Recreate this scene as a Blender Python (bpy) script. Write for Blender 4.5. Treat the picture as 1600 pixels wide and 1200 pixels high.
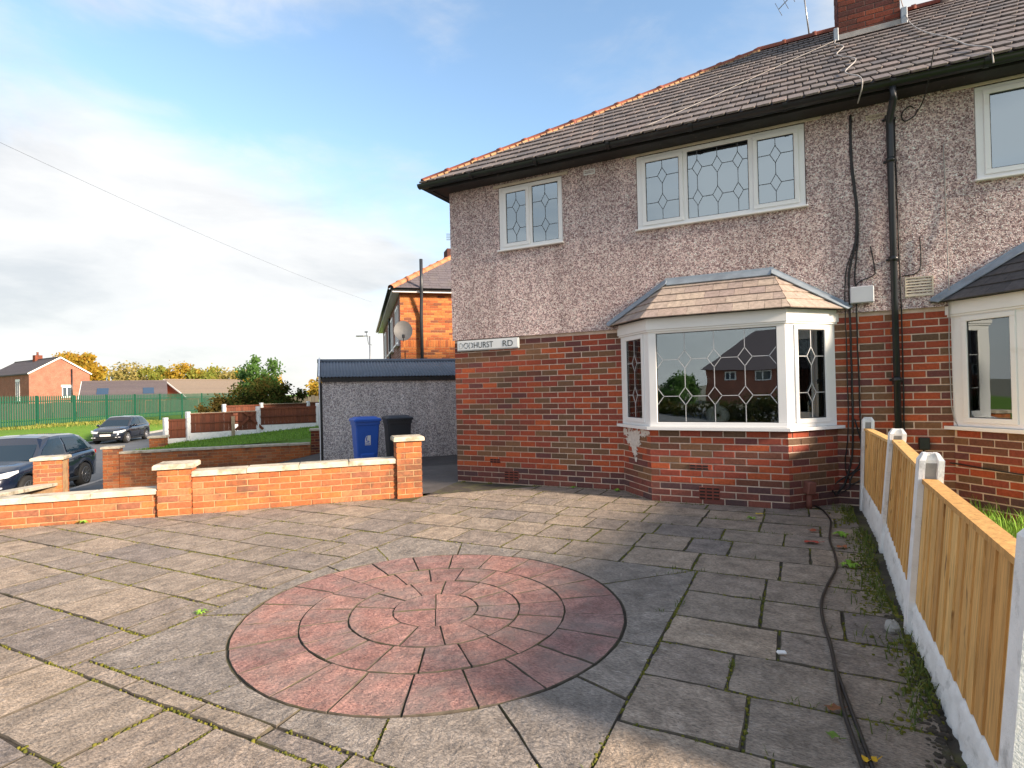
import bpy, math, random
from mathutils import Vector, Matrix

# ------------------------------------------------------------------ scene, camera, light
for o in list(bpy.data.objects):
    bpy.data.objects.remove(o, do_unlink=True)
sc = bpy.context.scene
col = sc.collection
YAW, ROLL, PITCH, FPX = math.radians(26.9), math.atan(0.0232), math.atan(7.4 / 887), 887.0
CAM = Vector((4.42, -6.92, 1.30))
_F0 = Vector((-math.sin(YAW), math.cos(YAW), 0)); _R0 = Vector((math.cos(YAW), math.sin(YAW), 0)); _U0 = Vector((0, 0, 1))
FW = _F0 * math.cos(PITCH) + _U0 * math.sin(PITCH)
_U1 = _U0 * math.cos(PITCH) - _F0 * math.sin(PITCH)
RT = _R0 * math.cos(ROLL) - _U1 * math.sin(ROLL)
UP = _U1 * math.cos(ROLL) + _R0 * math.sin(ROLL)
cd = bpy.data.cameras.new('camera'); cam = bpy.data.objects.new('camera', cd); col.objects.link(cam)
cd.sensor_width = 36; cd.lens = FPX / 1600 * 36; cd.clip_start = 0.05; cd.clip_end = 3000
cam.matrix_world = Matrix((
    (RT.x, UP.x, -FW.x, CAM.x), (RT.y, UP.y, -FW.y, CAM.y), (RT.z, UP.z, -FW.z, CAM.z), (0, 0, 0, 1)))
sc.camera = cam
sc.render.resolution_x, sc.render.resolution_y = 1024, 768
sc.view_settings.view_transform = 'Standard'; sc.view_settings.look = 'None'
sc.view_settings.gamma = 1.0; sc.view_settings.use_curve_mapping = False
sc.view_settings.exposure = 1.35

SUN_AZ, SUN_EL = math.radians(-5.5), math.radians(21)        # direction the light comes from, from +X towards +Y
sv = Vector((math.cos(SUN_AZ) * math.cos(SUN_EL), math.sin(SUN_AZ) * math.cos(SUN_EL), math.sin(SUN_EL)))
sd = bpy.data.lights.new('sun', 'SUN'); sd.energy = 4.5; sd.angle = math.radians(8.5); sd.color = (1.0, 0.82, 0.64)
sun = bpy.data.objects.new('sun', sd); col.objects.link(sun)
sun.rotation_euler = sv.to_track_quat('Z', 'Y').to_euler()

class G:
    """small node-tree writer"""
    def __init__(s, nt):
        s.nt = nt; nt.nodes.clear()
    def n(s, t, ins=None, **props):
        nd = s.nt.nodes.new(t)
        for k, v in props.items():
            setattr(nd, k, v)
        for k, v in (ins or {}).items():
            sock = nd.inputs[k]
            if isinstance(v, bpy.types.NodeSocket):
                s.nt.links.new(v, sock)
            else:
                sock.default_value = v
        return nd
    def math(s, op, a, b=0.0, clamp=False):
        nd = s.n('ShaderNodeMath', {0: a, 1: b}, operation=op); nd.use_clamp = clamp
        return nd.outputs[0]
    def mix(s, fac, a, b, blend='MIX'):
        nd = s.n('ShaderNodeMix', {0: fac, 6: a, 7: b}, data_type='RGBA', blend_type=blend)
        return nd.outputs[2]
    def ramp(s, fac, stops, interp='LINEAR'):
        nd = s.n('ShaderNodeValToRGB', {0: fac}); cr = nd.color_ramp; cr.interpolation = interp
        while len(cr.elements) < len(stops): cr.elements.new(0.5)
        for e, (p, c) in zip(cr.elements, stops):
            e.position = p; e.color = (c[0], c[1], c[2], 1) if not isinstance(c, (int, float)) else (c, c, c, 1)
        return nd.outputs[0]
    def noise(s, vec, scale, detail=4.0, rough=0.55, dist=0.0):
        return s.n('ShaderNodeTexNoise', {'Vector': vec, 'Scale': scale, 'Detail': detail, 'Roughness': rough, 'Distortion': dist}).outputs[0]

SKYX, SKYY, SKYZ, SKYR = 3.1, -1.4, 0.0, -0.33
w = bpy.data.worlds.new('World'); sc.world = w; w.use_nodes = True
g = G(w.node_tree)
sky = g.n('ShaderNodeTexSky', sky_type='NISHITA', sun_disc=False)
sky.sun_elevation = SUN_EL; sky.sun_rotation = math.radians(90) - SUN_AZ
sky.air_density = 1.0; sky.dust_density = 0.6; sky.ozone_density = 1.6
tc = g.n('ShaderNodeTexCoord')
sep = g.n('ShaderNodeSeparateXYZ', {0: tc.outputs['Generated']})
zc = g.math('MAXIMUM', sep.outputs[2], 0.0)
den = g.math('ADD', zc, 0.20)
px_ = g.math('DIVIDE', sep.outputs[0], den); py_ = g.math('DIVIDE', sep.outputs[1], den)
vec = g.n('ShaderNodeCombineXYZ', {0: px_, 1: py_, 2: 0.0}).outputs[0]
dirv = g.n('ShaderNodeMapping', {'Vector': tc.outputs['Generated'], 'Location': (SKYX, SKYY, SKYZ), 'Rotation': (0, 0, SKYR), 'Scale': (1.0, 1.0, 2.1)}).outputs[0]
mp = dirv
n1 = g.noise(mp, 1.35, 8.0, 0.50, 0.35)
n2 = g.noise(mp, 5.0, 7.0, 0.62, 0.6)
cov = g.math('ADD', g.math('MULTIPLY', n1, 0.84), g.math('MULTIPLY', n2, 0.16))
low = g.n('ShaderNodeMapRange', {0: zc, 1: 0.02, 2: 0.60, 3: 0.15, 4: 0.005}).outputs[0]
cov = g.math('ADD', cov, low)
fac = g.n('ShaderNodeMapRange', {0: cov, 1: 0.43, 2: 0.61, 3: 0.0, 4: 1.0}, interpolation_type='SMOOTHSTEP').outputs[0]
fac = g.math('MULTIPLY', fac, 0.95)
shade = g.noise(g.n('ShaderNodeMapping', {'Vector': mp, 'Scale': (1.0, 1.0, 1.5)}).outputs[0], 2.5, 8.0, 0.58, 0.4)
ccol = g.ramp(shade, [(0.36, (2.55, 2.62, 2.70)), (0.46, (3.1, 3.1, 3.1)), (0.60, (3.6, 3.55, 3.48))])
blue = g.mix(1.0, sky.outputs[0], (1.20, 1.20, 1.14, 1), 'MULTIPLY')
skyc = g.mix(fac, blue, ccol)
bg = g.n('ShaderNodeBackground', {'Color': skyc, 'Strength': 0.115})
wo = g.n('ShaderNodeOutputWorld', {0: bg.outputs[0]})

# ------------------------------------------------------------------ helpers
rnd = random.Random(7)
E1 = Vector((math.sqrt(.5), math.sqrt(.5), 0)); E2 = Vector((-math.sqrt(.5), math.sqrt(.5), 0))
def T(s, o, z=0.0):
    v = E1 * s + E2 * o; return Vector((v.x, v.y, z))

class MB:
    def __init__(s): s.v = []; s.f = []; s.sm = []
    def add(s, vs, fs, M=None, smooth=False):
        b = len(s.v)
        for p in vs:
            p = Vector(p)
            if M is not None: p = M @ p
            s.v.append(p[:])
        for f in fs:
            s.f.append(tuple(i + b for i in f)); s.sm.append(smooth)
    def box(s, x0, x1, y0, y1, z0, z1, M=None):
        s.add([(x0,y0,z0),(x1,y0,z0),(x1,y1,z0),(x0,y1,z0),(x0,y0,z1),(x1,y0,z1),(x1,y1,z1),(x0,y1,z1)],
              [(0,3,2,1),(4,5,6,7),(0,1,5,4),(1,2,6,5),(2,3,7,6),(3,0,4,7)], M)
    def bbox(s, x0, x1, y0, y1, z0, z1, c=0.006, M=None):
        """box with all edges chamfered"""
        vs = []; X=(x0,x1); Y=(y0,y1); Z=(z0,z1); idx={}
        for i in (0,1):
            for j in (0,1):
                for k in (0,1):
                    sx,sy,sz = (1,-1)[i],(1,-1)[j],(1,-1)[k]
                    for a in range(3):
                        p=[X[i]+sx*c,Y[j]+sy*c,Z[k]+sz*c]; p[a]=(X[i],Y[j],Z[k])[a]
                        idx[(i,j,k,a)]=len(vs); vs.append(p)
        I=lambda i,j,k,a: idx[(i,j,k,a)]
        fs=[]
        fs+=[(I(0,0,0,0),I(0,0,1,0),I(0,1,1,0),I(0,1,0,0)),(I(1,0,0,0),I(1,1,0,0),I(1,1,1,0),I(1,0,1,0))]
        fs+=[(I(0,0,0,1),I(1,0,0,1),I(1,0,1,1),I(0,0,1,1)),(I(0,1,0,1),I(0,1,1,1),I(1,1,1,1),I(1,1,0,1))]
        fs+=[(I(0,0,0,2),I(0,1,0,2),I(1,1,0,2),I(1,0,0,2)),(I(0,0,1,2),I(1,0,1,2),I(1,1,1,2),I(0,1,1,2))]
        for i in (0,1):
            for j in (0,1):
                a=(I(i,j,0,0),I(i,j,0,1),I(i,j,1,1),I(i,j,1,0)); fs.append(a if (i^j)==0 else a[::-1])
        for i in (0,1):
            for k in (0,1):
                a=(I(i,0,k,0),I(i,1,k,0),I(i,1,k,2),I(i,0,k,2)); fs.append(a if (i^k)==0 else a[::-1])
        for j in (0,1):
            for k in (0,1):
                a=(I(0,j,k,1),I(0,j,k,2),I(1,j,k,2),I(1,j,k,1)); fs.append(a if (j^k)==0 else a[::-1])
        for i in (0,1):
            for j in (0,1):
                for k in (0,1):
                    a=(I(i,j,k,0),I(i,j,k,2),I(i,j,k,1)); fs.append(a if (i^j^k)==0 else a[::-1])
        s.add(vs,fs,M)
    def prism(s, poly, z0, z1, M=None):
        n=len(poly); vs=[(p[0],p[1],z0) for p in poly]+[(p[0],p[1],z1) for p in poly]
        fs=[tuple(range(n-1,-1,-1)),tuple(range(n,2*n))]+[(i,(i+1)%n,(i+1)%n+n,i+n) for i in range(n)]
        s.add(vs,fs,M)
    def tube(s, pts, r, seg=8, cap=True, smooth=True):
        pts=[Vector(p) for p in pts]; n=len(pts); rr=r if isinstance(r,(list,tuple)) else [r]*n
        vs=[]; fs=[]; up=Vector((0,0,1))
        for i,p in enumerate(pts):
            d=(pts[min(i+1,n-1)]-pts[max(i-1,0)]).normalized()
            a=d.cross(up)
            if a.length<1e-3: a=d.cross(Vector((1,0,0)))
            a.normalize(); b=d.cross(a).normalized()
            if i and (a.dot(pa)<0): a=-a; b=-b
            pa=a
            for k in range(seg):
                t=2*math.pi*k/seg; vs.append(p+(a*math.cos(t)+b*math.sin(t))*rr[i])
        for i in range(n-1):
            for k in range(seg):
                k2=(k+1)%seg; fs.append((i*seg+k,i*seg+k2,(i+1)*seg+k2,(i+1)*seg+k))
        s.add(vs,fs,None,smooth)
        if cap:
            b=len(s.v)-len(vs)
            s.f.append(tuple(b+k for k in range(seg-1,-1,-1))); s.sm.append(False)
            s.f.append(tuple(b+(n-1)*seg+k for k in range(seg))); s.sm.append(False)
    def lathe(s, prof, seg=20, M=None, smooth=True):
        vs=[]; fs=[]
        for (r,z) in prof:
            for k in range(seg):
                t=2*math.pi*k/seg; vs.append((r*math.cos(t),r*math.sin(t),z))
        for i in range(len(prof)-1):
            for k in range(seg):
                k2=(k+1)%seg; fs.append((i*seg+k,i*seg+k2,(i+1)*seg+k2,(i+1)*seg+k))
        s.add(vs,fs,M,smooth)
        b=len(s.v)-len(vs)
        s.f.append(tuple(b+k for k in range(seg-1,-1,-1))); s.sm.append(False)
        s.f.append(tuple(b+(len(prof)-1)*seg+k for k in range(seg))); s.sm.append(False)
    def mesh(s, name):
        me=bpy.data.meshes.new(name); me.from_pydata(s.v,[],s.f); 
        if any(s.sm): me.polygons.foreach_set('use_smooth', s.sm)
        me.update(); return me
    def build(s, name, mat, parent=None, loc=None, kind=None):
        me=s.mesh(name); me.materials.append(mat)
        return link(name, me, parent, loc, kind)

def link(name, me, parent=None, loc=None, kind=None, M=None):
    o=bpy.data.objects.new(name, me); col.objects.link(o)
    if parent is not None: o.parent=parent
    if loc is not None: o.location=loc
    if M is not None: o.matrix_local=M
    if kind: o['kind']=kind
    return o
def tag(o, label, cat=None, group=None, kind=None):
    o['label']=label
    if cat: o['category']=cat
    if group: o['group']=group
    if kind: o['kind']=kind
    return o
def thing(name, label, cat, loc=(0,0,0), rz=0.0, group=None):
    o=bpy.data.objects.new(name,None); col.objects.link(o); o.location=loc; o.rotation_euler=(0,0,rz)
    o.empty_display_size=.2
    return tag(o,label,cat,group)
def frame(o, x, y, z):
    """matrix from origin and three axes"""
    o,x,y,z=Vector(o),Vector(x),Vector(y),Vector(z)
    return Matrix(((x.x,y.x,z.x,o.x),(x.y,y.y,z.y,o.y),(x.z,y.z,z.z,o.z),(0,0,0,1)))
def proj(p):
    v=Vector(p)-CAM; d=v.dot(FW)
    if d<.1: return None
    return 800+FPX*v.dot(RT)/d, 600-FPX*v.dot(UP)/d, d
def in_view(p, m=10):
    q=proj(p); return q is not None and -m<q[0]<1600+m and -m<q[1]<1200+m

# ------------------------------------------------------------------ materials
def mat(name):
    m=bpy.data.materials.new(name); m.use_nodes=True; return m, G(m.node_tree)
def finish(g, colr, rough=.7, bump=None, bstr=.3, bdist=.01, metal=0.0, spec=.5, coat=0.0):
    b=g.n('ShaderNodeBsdfPrincipled',{'Base Color':colr,'Roughness':rough,'Metallic':metal,'Specular IOR Level':spec,'Coat Weight':coat})
    if bump is not None:
        bn=g.n('ShaderNodeBump',{'Height':bump,'Strength':bstr,'Distance':bdist}); g.nt.links.new(bn.outputs[0],b.inputs['Normal'])
    g.n('ShaderNodeOutputMaterial',{0:b.outputs[0]}); return b
def objc(g): return g.n('ShaderNodeTexCoord').outputs['Object']
def world_pos(g): return g.n('ShaderNodeNewGeometry').outputs['Position']
def piece_random(g):
    a=g.n('ShaderNodeObjectInfo').outputs['Random']; b=g.n('ShaderNodeNewGeometry').outputs['Random Per Island']
    return g.math('FRACT',g.math('ADD',a,b))
def c4(r,gg,b): return (r,gg,b,1)
def plain(name, c, rough=.6, var=.12, scale=6, bump=.15, metal=0.0, spec=.5, dirt=None, coat=0.0):
    m,g=mat(name); p=world_pos(g); n=g.noise(p,scale,5,.6)
    f=g.n('ShaderNodeMapRange',{0:n,1:.3,2:.7,3:1-var,4:1+var}).outputs[0]
    cc=g.mix(1.0,c4(*c),g.n('ShaderNodeCombineColor',{0:f,1:f,2:f}).outputs[0],'MULTIPLY')
    if dirt:
        d=g.noise(p,dirt[1],6,.65); d=g.n('ShaderNodeMapRange',{0:d,1:dirt[2],2:dirt[2]+.14,3:0,4:dirt[3]}).outputs[0]
        cc=g.mix(d,cc,c4(*dirt[0]))
    fine=g.noise(p,scale*14,3,.6)
    finish(g,cc,rough,fine,bump,.004,metal,spec,coat); return m

def brick_mat(name, stops, dirt=(.05,.035,.03), damt=.5, dthr=.56, sat=1.0):
    m,g=mat(name); r=piece_random(g); p=world_pos(g)
    base=g.ramp(r,stops,'CONSTANT')
    n=g.noise(p,38,4,.65); f=g.n('ShaderNodeMapRange',{0:n,1:.25,2:.75,3:.72,4:1.25}).outputs[0]
    cc=g.mix(1.0,base,g.n('ShaderNodeCombineColor',{0:f,1:f,2:f}).outputs[0],'MULTIPLY')
    d=g.noise(p,2.3,6,.7); d=g.n('ShaderNodeMapRange',{0:d,1:dthr,2:dthr+.16,3:0,4:damt}).outputs[0]
    cc=g.mix(d,cc,c4(*dirt))
    fl=g.noise(p,160,2,.5); fl=g.n('ShaderNodeMapRange',{0:fl,1:.68,2:.74,3:0,4:.5}).outputs[0]
    cc=g.mix(fl,cc,c4(.34,.26,.2))
    finish(g,cc,.88,g.noise(p,95,4,.7),.5,.006,spec=.25); return m
M_BRICK=brick_mat('red brown mixed brick',[(0,(.33,.070,.036)),(.12,(.165,.066,.044)),(.24,(.43,.098,.038)),(.34,(.135,.080,.050)),(.44,(.29,.066,.042)),(.55,(.205,.105,.056)),(.64,(.38,.080,.034)),(.74,(.145,.055,.050)),(.82,(.25,.062,.04)),(.92,(.175,.095,.055))],damt=.30,dthr=.58)
M_BRICKP=brick_mat('damp purple plinth brick',[(0,(.19,.062,.050)),(.25,(.13,.055,.050)),(.5,(.22,.075,.055)),(.75,(.11,.058,.058))],dirt=(.06,.05,.05),damt=.45,dthr=.5)
M_BRICKO=brick_mat('orange garden wall brick',[(0,(.41,.125,.045)),(.2,(.47,.15,.05)),(.36,(.34,.115,.05)),(.52,(.43,.165,.075)),(.68,(.38,.115,.042)),(.82,(.27,.105,.06)),(.92,(.45,.14,.045))],dirt=(.11,.062,.04),damt=.72,dthr=.49)
M_BRICKN=brick_mat('orange neighbour brick',[(0,(.46,.15,.045)),(.22,(.38,.105,.038)),(.4,(.53,.19,.06)),(.6,(.30,.085,.035)),(.75,(.48,.16,.05)),(.9,(.20,.07,.04))],damt=.2)
M_BRICKC=brick_mat('dark red chimney brick',[(0,(.17,.045,.028)),(.3,(.12,.036,.026)),(.6,(.20,.055,.03)),(.85,(.10,.035,.03))],damt=.6,dthr=.48)
def mortar(name,c,dark):
    m,g=mat(name); p=world_pos(g); n=g.noise(p,9,5,.65)
    cc=g.mix(g.n('ShaderNodeMapRange',{0:n,1:.42,2:.66,3:0,4:.75}).outputs[0],c4(*c),c4(*dark))
    finish(g,cc,.95,g.noise(p,220,3,.7),.6,.004,spec=.2); return m
M_MORTAR=mortar('pale pink mortar',(.66,.52,.42),(.42,.31,.24))
M_MORTARO=mortar('sandy mortar',(.42,.27,.14),(.22,.13,.08))
M_MORTARD=mortar('dark mortar',(.18,.12,.10),(.08,.06,.05))
def far_brick(name,c1,c2,mo,scale):
    m,g=mat(name); t=g.n('ShaderNodeTexCoord').outputs['Object']
    s=g.n('ShaderNodeSeparateXYZ',{0:t}); u=g.math('ADD',s.outputs[0],s.outputs[1])
    v=g.n('ShaderNodeCombineXYZ',{0:u,1:s.outputs[2],2:0.0}).outputs[0]
    b=g.n('ShaderNodeTexBrick',{'Vector':v,'Color1':c4(*c1),'Color2':c4(*c2),'Mortar':c4(*mo),'Scale':scale,'Mortar Size':.012,'Brick Width':.225,'Row Height':.075,'Bias':0.0})
    n=g.noise(t,1.2,5,.65); f=g.n('ShaderNodeMapRange',{0:n,1:.3,2:.7,3:.75,4:1.2}).outputs[0]
    cc=g.mix(1.0,b.outputs[0],g.n('ShaderNodeCombineColor',{0:f,1:f,2:f}).outputs[0],'MULTIPLY')
    finish(g,cc,.9,None); return m
M_FARBRICK=far_brick('far red brick',(.36,.095,.05),(.27,.07,.04),(.33,.2,.15),1.0)
M_SIDEBRICK=far_brick('plain wall brick',(.29,.07,.035),(.18,.06,.035),(.40,.31,.25),1.0)
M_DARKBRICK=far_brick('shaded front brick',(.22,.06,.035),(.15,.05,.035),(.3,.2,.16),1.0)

def pebble(name, pale, mid, dark, scale=62):
    m,g=mat(name); p=world_pos(g)
    v=g.n('ShaderNodeTexVoronoi',{'Vector':p,'Scale':scale},feature='F1')
    s=g.n('ShaderNodeSeparateColor',{0:v.outputs['Color']}).outputs[0]
    cc=g.ramp(s,[(0,dark),(.16,tuple(a*.62 for a in mid)),(.30,mid),(.52,tuple(.5*(a+b) for a,b in zip(mid,pale))),(.72,pale),(.92,tuple(min(1,a*1.22) for a in pale))],'CONSTANT')
    gap=g.n('ShaderNodeMapRange',{0:v.outputs['Distance'],1:.52,2:.9,3:0,4:.55}).outputs[0]
    cc=g.mix(gap,cc,c4(*dark))
    v2=g.n('ShaderNodeTexVoronoi',{'Vector':p,'Scale':scale*.47},feature='F1')
    s2=g.n('ShaderNodeSeparateColor',{0:v2.outputs['Color']}).outputs[1]
    cc=g.mix(g.n('ShaderNodeMapRange',{0:s2,1:.74,2:.79,3:0,4:.55}).outputs[0],cc,c4(*dark))
    st=g.noise(g.n('ShaderNodeMapping',{'Vector':p,'Scale':(1.3,1.3,.35)}).outputs[0],1.6,6,.65)
    f=g.n('ShaderNodeMapRange',{0:st,1:.3,2:.72,3:1.14,4:.70}).outputs[0]
    cc=g.mix(1.0,cc,g.n('ShaderNodeCombineColor',{0:f,1:f,2:f}).outputs[0],'MULTIPLY')
    sk=g.noise(g.n('ShaderNodeMapping',{'Vector':p,'Scale':(5,5,.22)}).outputs[0],1.0,5,.6); f3=g.n('ShaderNodeMapRange',{0:sk,1:.35,2:.7,3:1.07,4:.84}).outputs[0]
    cc=g.mix(1.0,cc,g.n('ShaderNodeCombineColor',{0:f3,1:f3,2:f3}).outputs[0],'MULTIPLY')
    h=g.math('SUBTRACT',1.0,v.outputs['Distance'])
    finish(g,cc,.85,h,.9,.012,spec=.3); return m
M_PEBBLE=pebble('pink grey pebbledash',(.95,.80,.745),(.78,.58,.54),(.23,.14,.14),98)
M_PEBBLEG=pebble('grey pebbledash',(.95,.88,.82),(.75,.67,.63),(.25,.21,.21),78)

def paver_mat(name, stops, scratch=.5, grey=0.0):
    m,g=mat(name); p=world_pos(g); r=piece_random(g)
    base=g.ramp(r,stops)
    rv=g.n('ShaderNodeCombineXYZ',{0:g.math('MULTIPLY',r,31.0),1:g.math('MULTIPLY',r,17.0),2:0.0}).outputs[0]
    pv=g.n('ShaderNodeVectorMath',{0:p,1:rv},operation='ADD').outputs[0]
    n=g.noise(pv,7,6,.68,.3); f=g.n('ShaderNodeMapRange',{0:n,1:.28,2:.74,3:.58,4:1.42}).outputs[0]
    cc=g.mix(1.0,base,g.n('ShaderNodeCombineColor',{0:f,1:f,2:f}).outputs[0],'MULTIPLY')
    gr=g.noise(g.n('ShaderNodeMapping',{'Vector':pv,'Rotation':(0,0,.7),'Scale':(.55,1.25,1)}).outputs[0],95,4,.72); f2=g.n('ShaderNodeMapRange',{0:gr,1:.28,2:.72,3:.42,4:1.65}).outputs[0]
    cc=g.mix(1.0,cc,g.n('ShaderNodeCombineColor',{0:f2,1:f2,2:f2}).outputs[0],'MULTIPLY')
    rot=g.n('ShaderNodeMapping',{'Vector':pv,'Rotation':(0,0,.7),'Scale':(9,44,1)}).outputs[0]
    sc_=g.noise(rot,1.0,5,.75,1.2); sc_=g.n('ShaderNodeMapRange',{0:sc_,1:.57,2:.67,3:0,4:min(1,scratch*1.3)}).outputs[0]
    sc_=g.math('MULTIPLY',sc_,g.n('ShaderNodeMapRange',{0:g.noise(p,2.2,3,.6),1:.45,2:.62,3:.1,4:1}).outputs[0])
    cc=g.mix(sc_,cc,c4(.52,.47,.42))
    if grey: cc=g.mix(g.n('ShaderNodeMapRange',{0:g.noise(p,3.1,6,.68),1:.44,2:.66,3:0,4:grey}).outputs[0],cc,c4(.24,.20,.18))
    sp=g.noise(p,85,1,.4); sp=g.n('ShaderNodeMapRange',{0:sp,1:.74,2:.78,3:0,4:.8}).outputs[0]
    cc=g.mix(sp,cc,c4(.03,.028,.026))
    d=g.noise(p,1.1,6,.65); d=g.n('ShaderNodeMapRange',{0:d,1:.5,2:.72,3:0,4:.28}).outputs[0]
    cc=g.mix(d,cc,c4(.085,.07,.06))
    h=g.math('ADD',g.math('MULTIPLY',g.noise(pv,16,6,.66,.4),.9),g.math('MULTIPLY',g.noise(rot,.55,4,.6,.5),.5))
    h=g.math('ADD',h,g.math('MULTIPLY',gr,.16))
    finish(g,cc,.86,h,1.0,.03,spec=.3); return m
M_PAVER=paver_mat('riven grey paving stone',[(0,(.245,.203,.165)),(.3,(.31,.252,.198)),(.55,(.215,.183,.162)),(.8,(.345,.272,.205)),(1,(.26,.215,.18))])
M_PAVERG=paver_mat('grey corner paving stone',[(0,(.255,.220,.188)),(.5,(.228,.200,.176)),(1,(.29,.245,.205))],.6)
M_PAVERR=paver_mat('pink red paving stone',[(0,(.31,.162,.137)),(.3,(.37,.20,.165)),(.6,(.27,.15,.135)),(.85,(.345,.18,.15)),(1,(.29,.17,.152))],.16,.75)
M_SOIL=plain('joint soil',(.045,.036,.027),.95,.4,14,.6,dirt=((.10,.10,.03),3.0,.48,.7))
M_EDGE=plain('dirty stone edge',(.085,.070,.052),.95,.35,18,.5,dirt=((.09,.085,.025),5.0,.52,.7))
def moss_mat(name,a,b):
    m,g=mat(name); r=piece_random(g); cc=g.mix(r,c4(*a),c4(*b)); finish(g,cc,.9,g.noise(world_pos(g),180,2),.4,.004,spec=.2); return m
M_MOSS=moss_mat('yellow green moss',(.075,.085,.014),(.17,.155,.025))
M_GRASS=moss_mat('lawn grass',(.13,.26,.03),(.26,.42,.06))
M_GRASSD=moss_mat('edge grass',(.05,.085,.015),(.14,.16,.04))
M_WHITE=plain('white plastic frame',(.80,.80,.785),.28,.03,3,.02,dirt=((.5,.45,.36),4.0,.62,.3))
M_CREAM=plain('cream painted board',(.60,.52,.40),.6,.12,7,.2,dirt=((.25,.2,.15),6,.58,.4))
M_STONEW=plain('white painted coping',(.52,.46,.35),.8,.2,9,.5,dirt=((.19,.155,.10),5,.50,.75))
M_CONCW=plain('white painted concrete',(.80,.80,.79),.75,.08,10,.7,dirt=((.33,.33,.32),9,.56,.65))
M_CONC=plain('grey concrete',(.33,.32,.30),.9,.2,12,.5)
M_BLACK=plain('black gutter plastic',(.012,.014,.015),.32,.3,5,.1,dirt=((.07,.06,.05),9,.6,.5))
M_BLACKW=plain('black peeling paint board',(.014,.013,.013),.55,.3,6,.4,dirt=((.19,.16,.14),16,.62,.75))
M_PIPE=plain('grey black downpipe',(.022,.026,.032),.38,.2,4,.1)
M_CABLE=plain('black cable',(.012,.011,.011),.5,.2,10,.1)
M_CABLEW=plain('grey white cable',(.34,.32,.30),.6,.2,10,.1)
M_LEAD=plain('blue grey lead',(.24,.285,.33),.42,.22,7,.35,dirt=((.30,.32,.34),9,.55,.6))
M_CAMED=plain('dark lead strip',(.075,.085,.095),.4,.1,5,.1)
M_CAMEL=plain('pale lead strip',(.50,.51,.52),.4,.1,5,.1)
M_AIRB=plain('terracotta air brick',(.22,.055,.035),.85,.2,20,.3)
M_DARK=plain('dark void',(.012,.011,.010),.9,.1,3,.05)
M_TERRA=plain('brown terracotta pipe',(.20,.075,.055),.7,.2,14,.3)
M_GREYP=plain('grey plastic box',(.46,.48,.51),.4,.06,5,.05)
M_METAL=plain('grey metal',(.35,.35,.35),.35,.1,6,.1,metal=.8)
M_ROOM=plain('room wall',(.20,.19,.18),.9,.05,2,.05)
M_CURT=plain('pale curtain',(.76,.82,.88),.9,.05,4,.1)
M_VASE=plain('white ceramic',(.78,.77,.74),.3,.03,4,.05)
M_BOXPK=plain('pale pink box',(.62,.48,.50),.6,.05,4,.05)
def tile_mat(name, stops, dirtc=(.12,.115,.08), damt=.4):
    m,g=mat(name); r=piece_random(g); p=world_pos(g); base=g.ramp(r,stops)
    n=g.noise(p,24,5,.65); f=g.n('ShaderNodeMapRange',{0:n,1:.28,2:.72,3:.7,4:1.3}).outputs[0]
    cc=g.mix(1.0,base,g.n('ShaderNodeCombineColor',{0:f,1:f,2:f}).outputs[0],'MULTIPLY')
    d=g.noise(p,3.2,6,.7); d=g.n('ShaderNodeMapRange',{0:d,1:.54,2:.70,3:0,4:damt}).outputs[0]
    cc=g.mix(d,cc,c4(*dirtc)); finish(g,cc,.7,g.noise(p,70,4,.65),.5,.006,spec=.4); return m
M_TILE=tile_mat('brown grey roof tile',[(0,(.15,.132,.128)),(.35,(.195,.165,.152)),(.65,(.12,.11,.112)),(1,(.225,.18,.162))])
M_BTILE=tile_mat('pale bay roof tile',[(0,(.40,.325,.27)),(.4,(.35,.27,.23)),(.7,(.44,.36,.29)),(1,(.32,.25,.225))],(.2,.18,.14),.3)
M_BTILED=tile_mat('charcoal bay roof tile',[(0,(.075,.072,.075)),(1,(.11,.10,.10))],(.05,.05,.05),.3)
M_HIP=tile_mat('orange red hip tile',[(0,(.22,.064,.040)),(.5,(.265,.078,.044)),(1,(.18,.056,.038))],(.13,.06,.045),.5)
M_HIPN=tile_mat('bright orange ridge tile',[(0,(.50,.17,.08)),(1,(.56,.2,.09))],(.3,.13,.08),.3)
M_SLATE=tile_mat('purple grey slate',[(0,(.115,.10,.11)),(1,(.145,.125,.13))])
M_FARROOF=tile_mat('far grey roof',[(0,(.085,.07,.075)),(1,(.105,.085,.09))])
M_FARROOFB=tile_mat('far brown roof',[(0,(.17,.135,.105)),(1,(.19,.15,.115))])
def wood(name, stops, gl=1.0):
    m,g=mat(name); p=world_pos(g); r=piece_random(g); base=g.ramp(r,stops)
    off=g.n('ShaderNodeCombineXYZ',{0:g.math('MULTIPLY',r,9.0),1:g.math('MULTIPLY',r,23.0),2:g.math('MULTIPLY',r,5.0)}).outputs[0]
    q=g.n('ShaderNodeVectorMath',{0:p,1:off},operation='ADD').outputs[0]
    mp=g.n('ShaderNodeMapping',{'Vector':q,'Scale':(38,38,2.2)}).outputs[0]
    n=g.noise(mp,1.0,5,.65,1.0); f=g.n('ShaderNodeMapRange',{0:n,1:.3,2:.7,3:.62,4:1.22}).outputs[0]
    cc=g.mix(1.0,base,g.n('ShaderNodeCombineColor',{0:f,1:f,2:f}).outputs[0],'MULTIPLY')
    mk=g.n('ShaderNodeMapping',{'Vector':q,'Scale':(16,16,6)}).outputs[0]
    k=g.noise(mk,1.0,2,.5); k=g.n('ShaderNodeMapRange',{0:k,1:.66,2:.74,3:0,4:.8}).outputs[0]
    cc=g.mix(k,cc,c4(.13,.055,.02)); finish(g,cc,.7,n,.35,.004,spec=.3); return m
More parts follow.
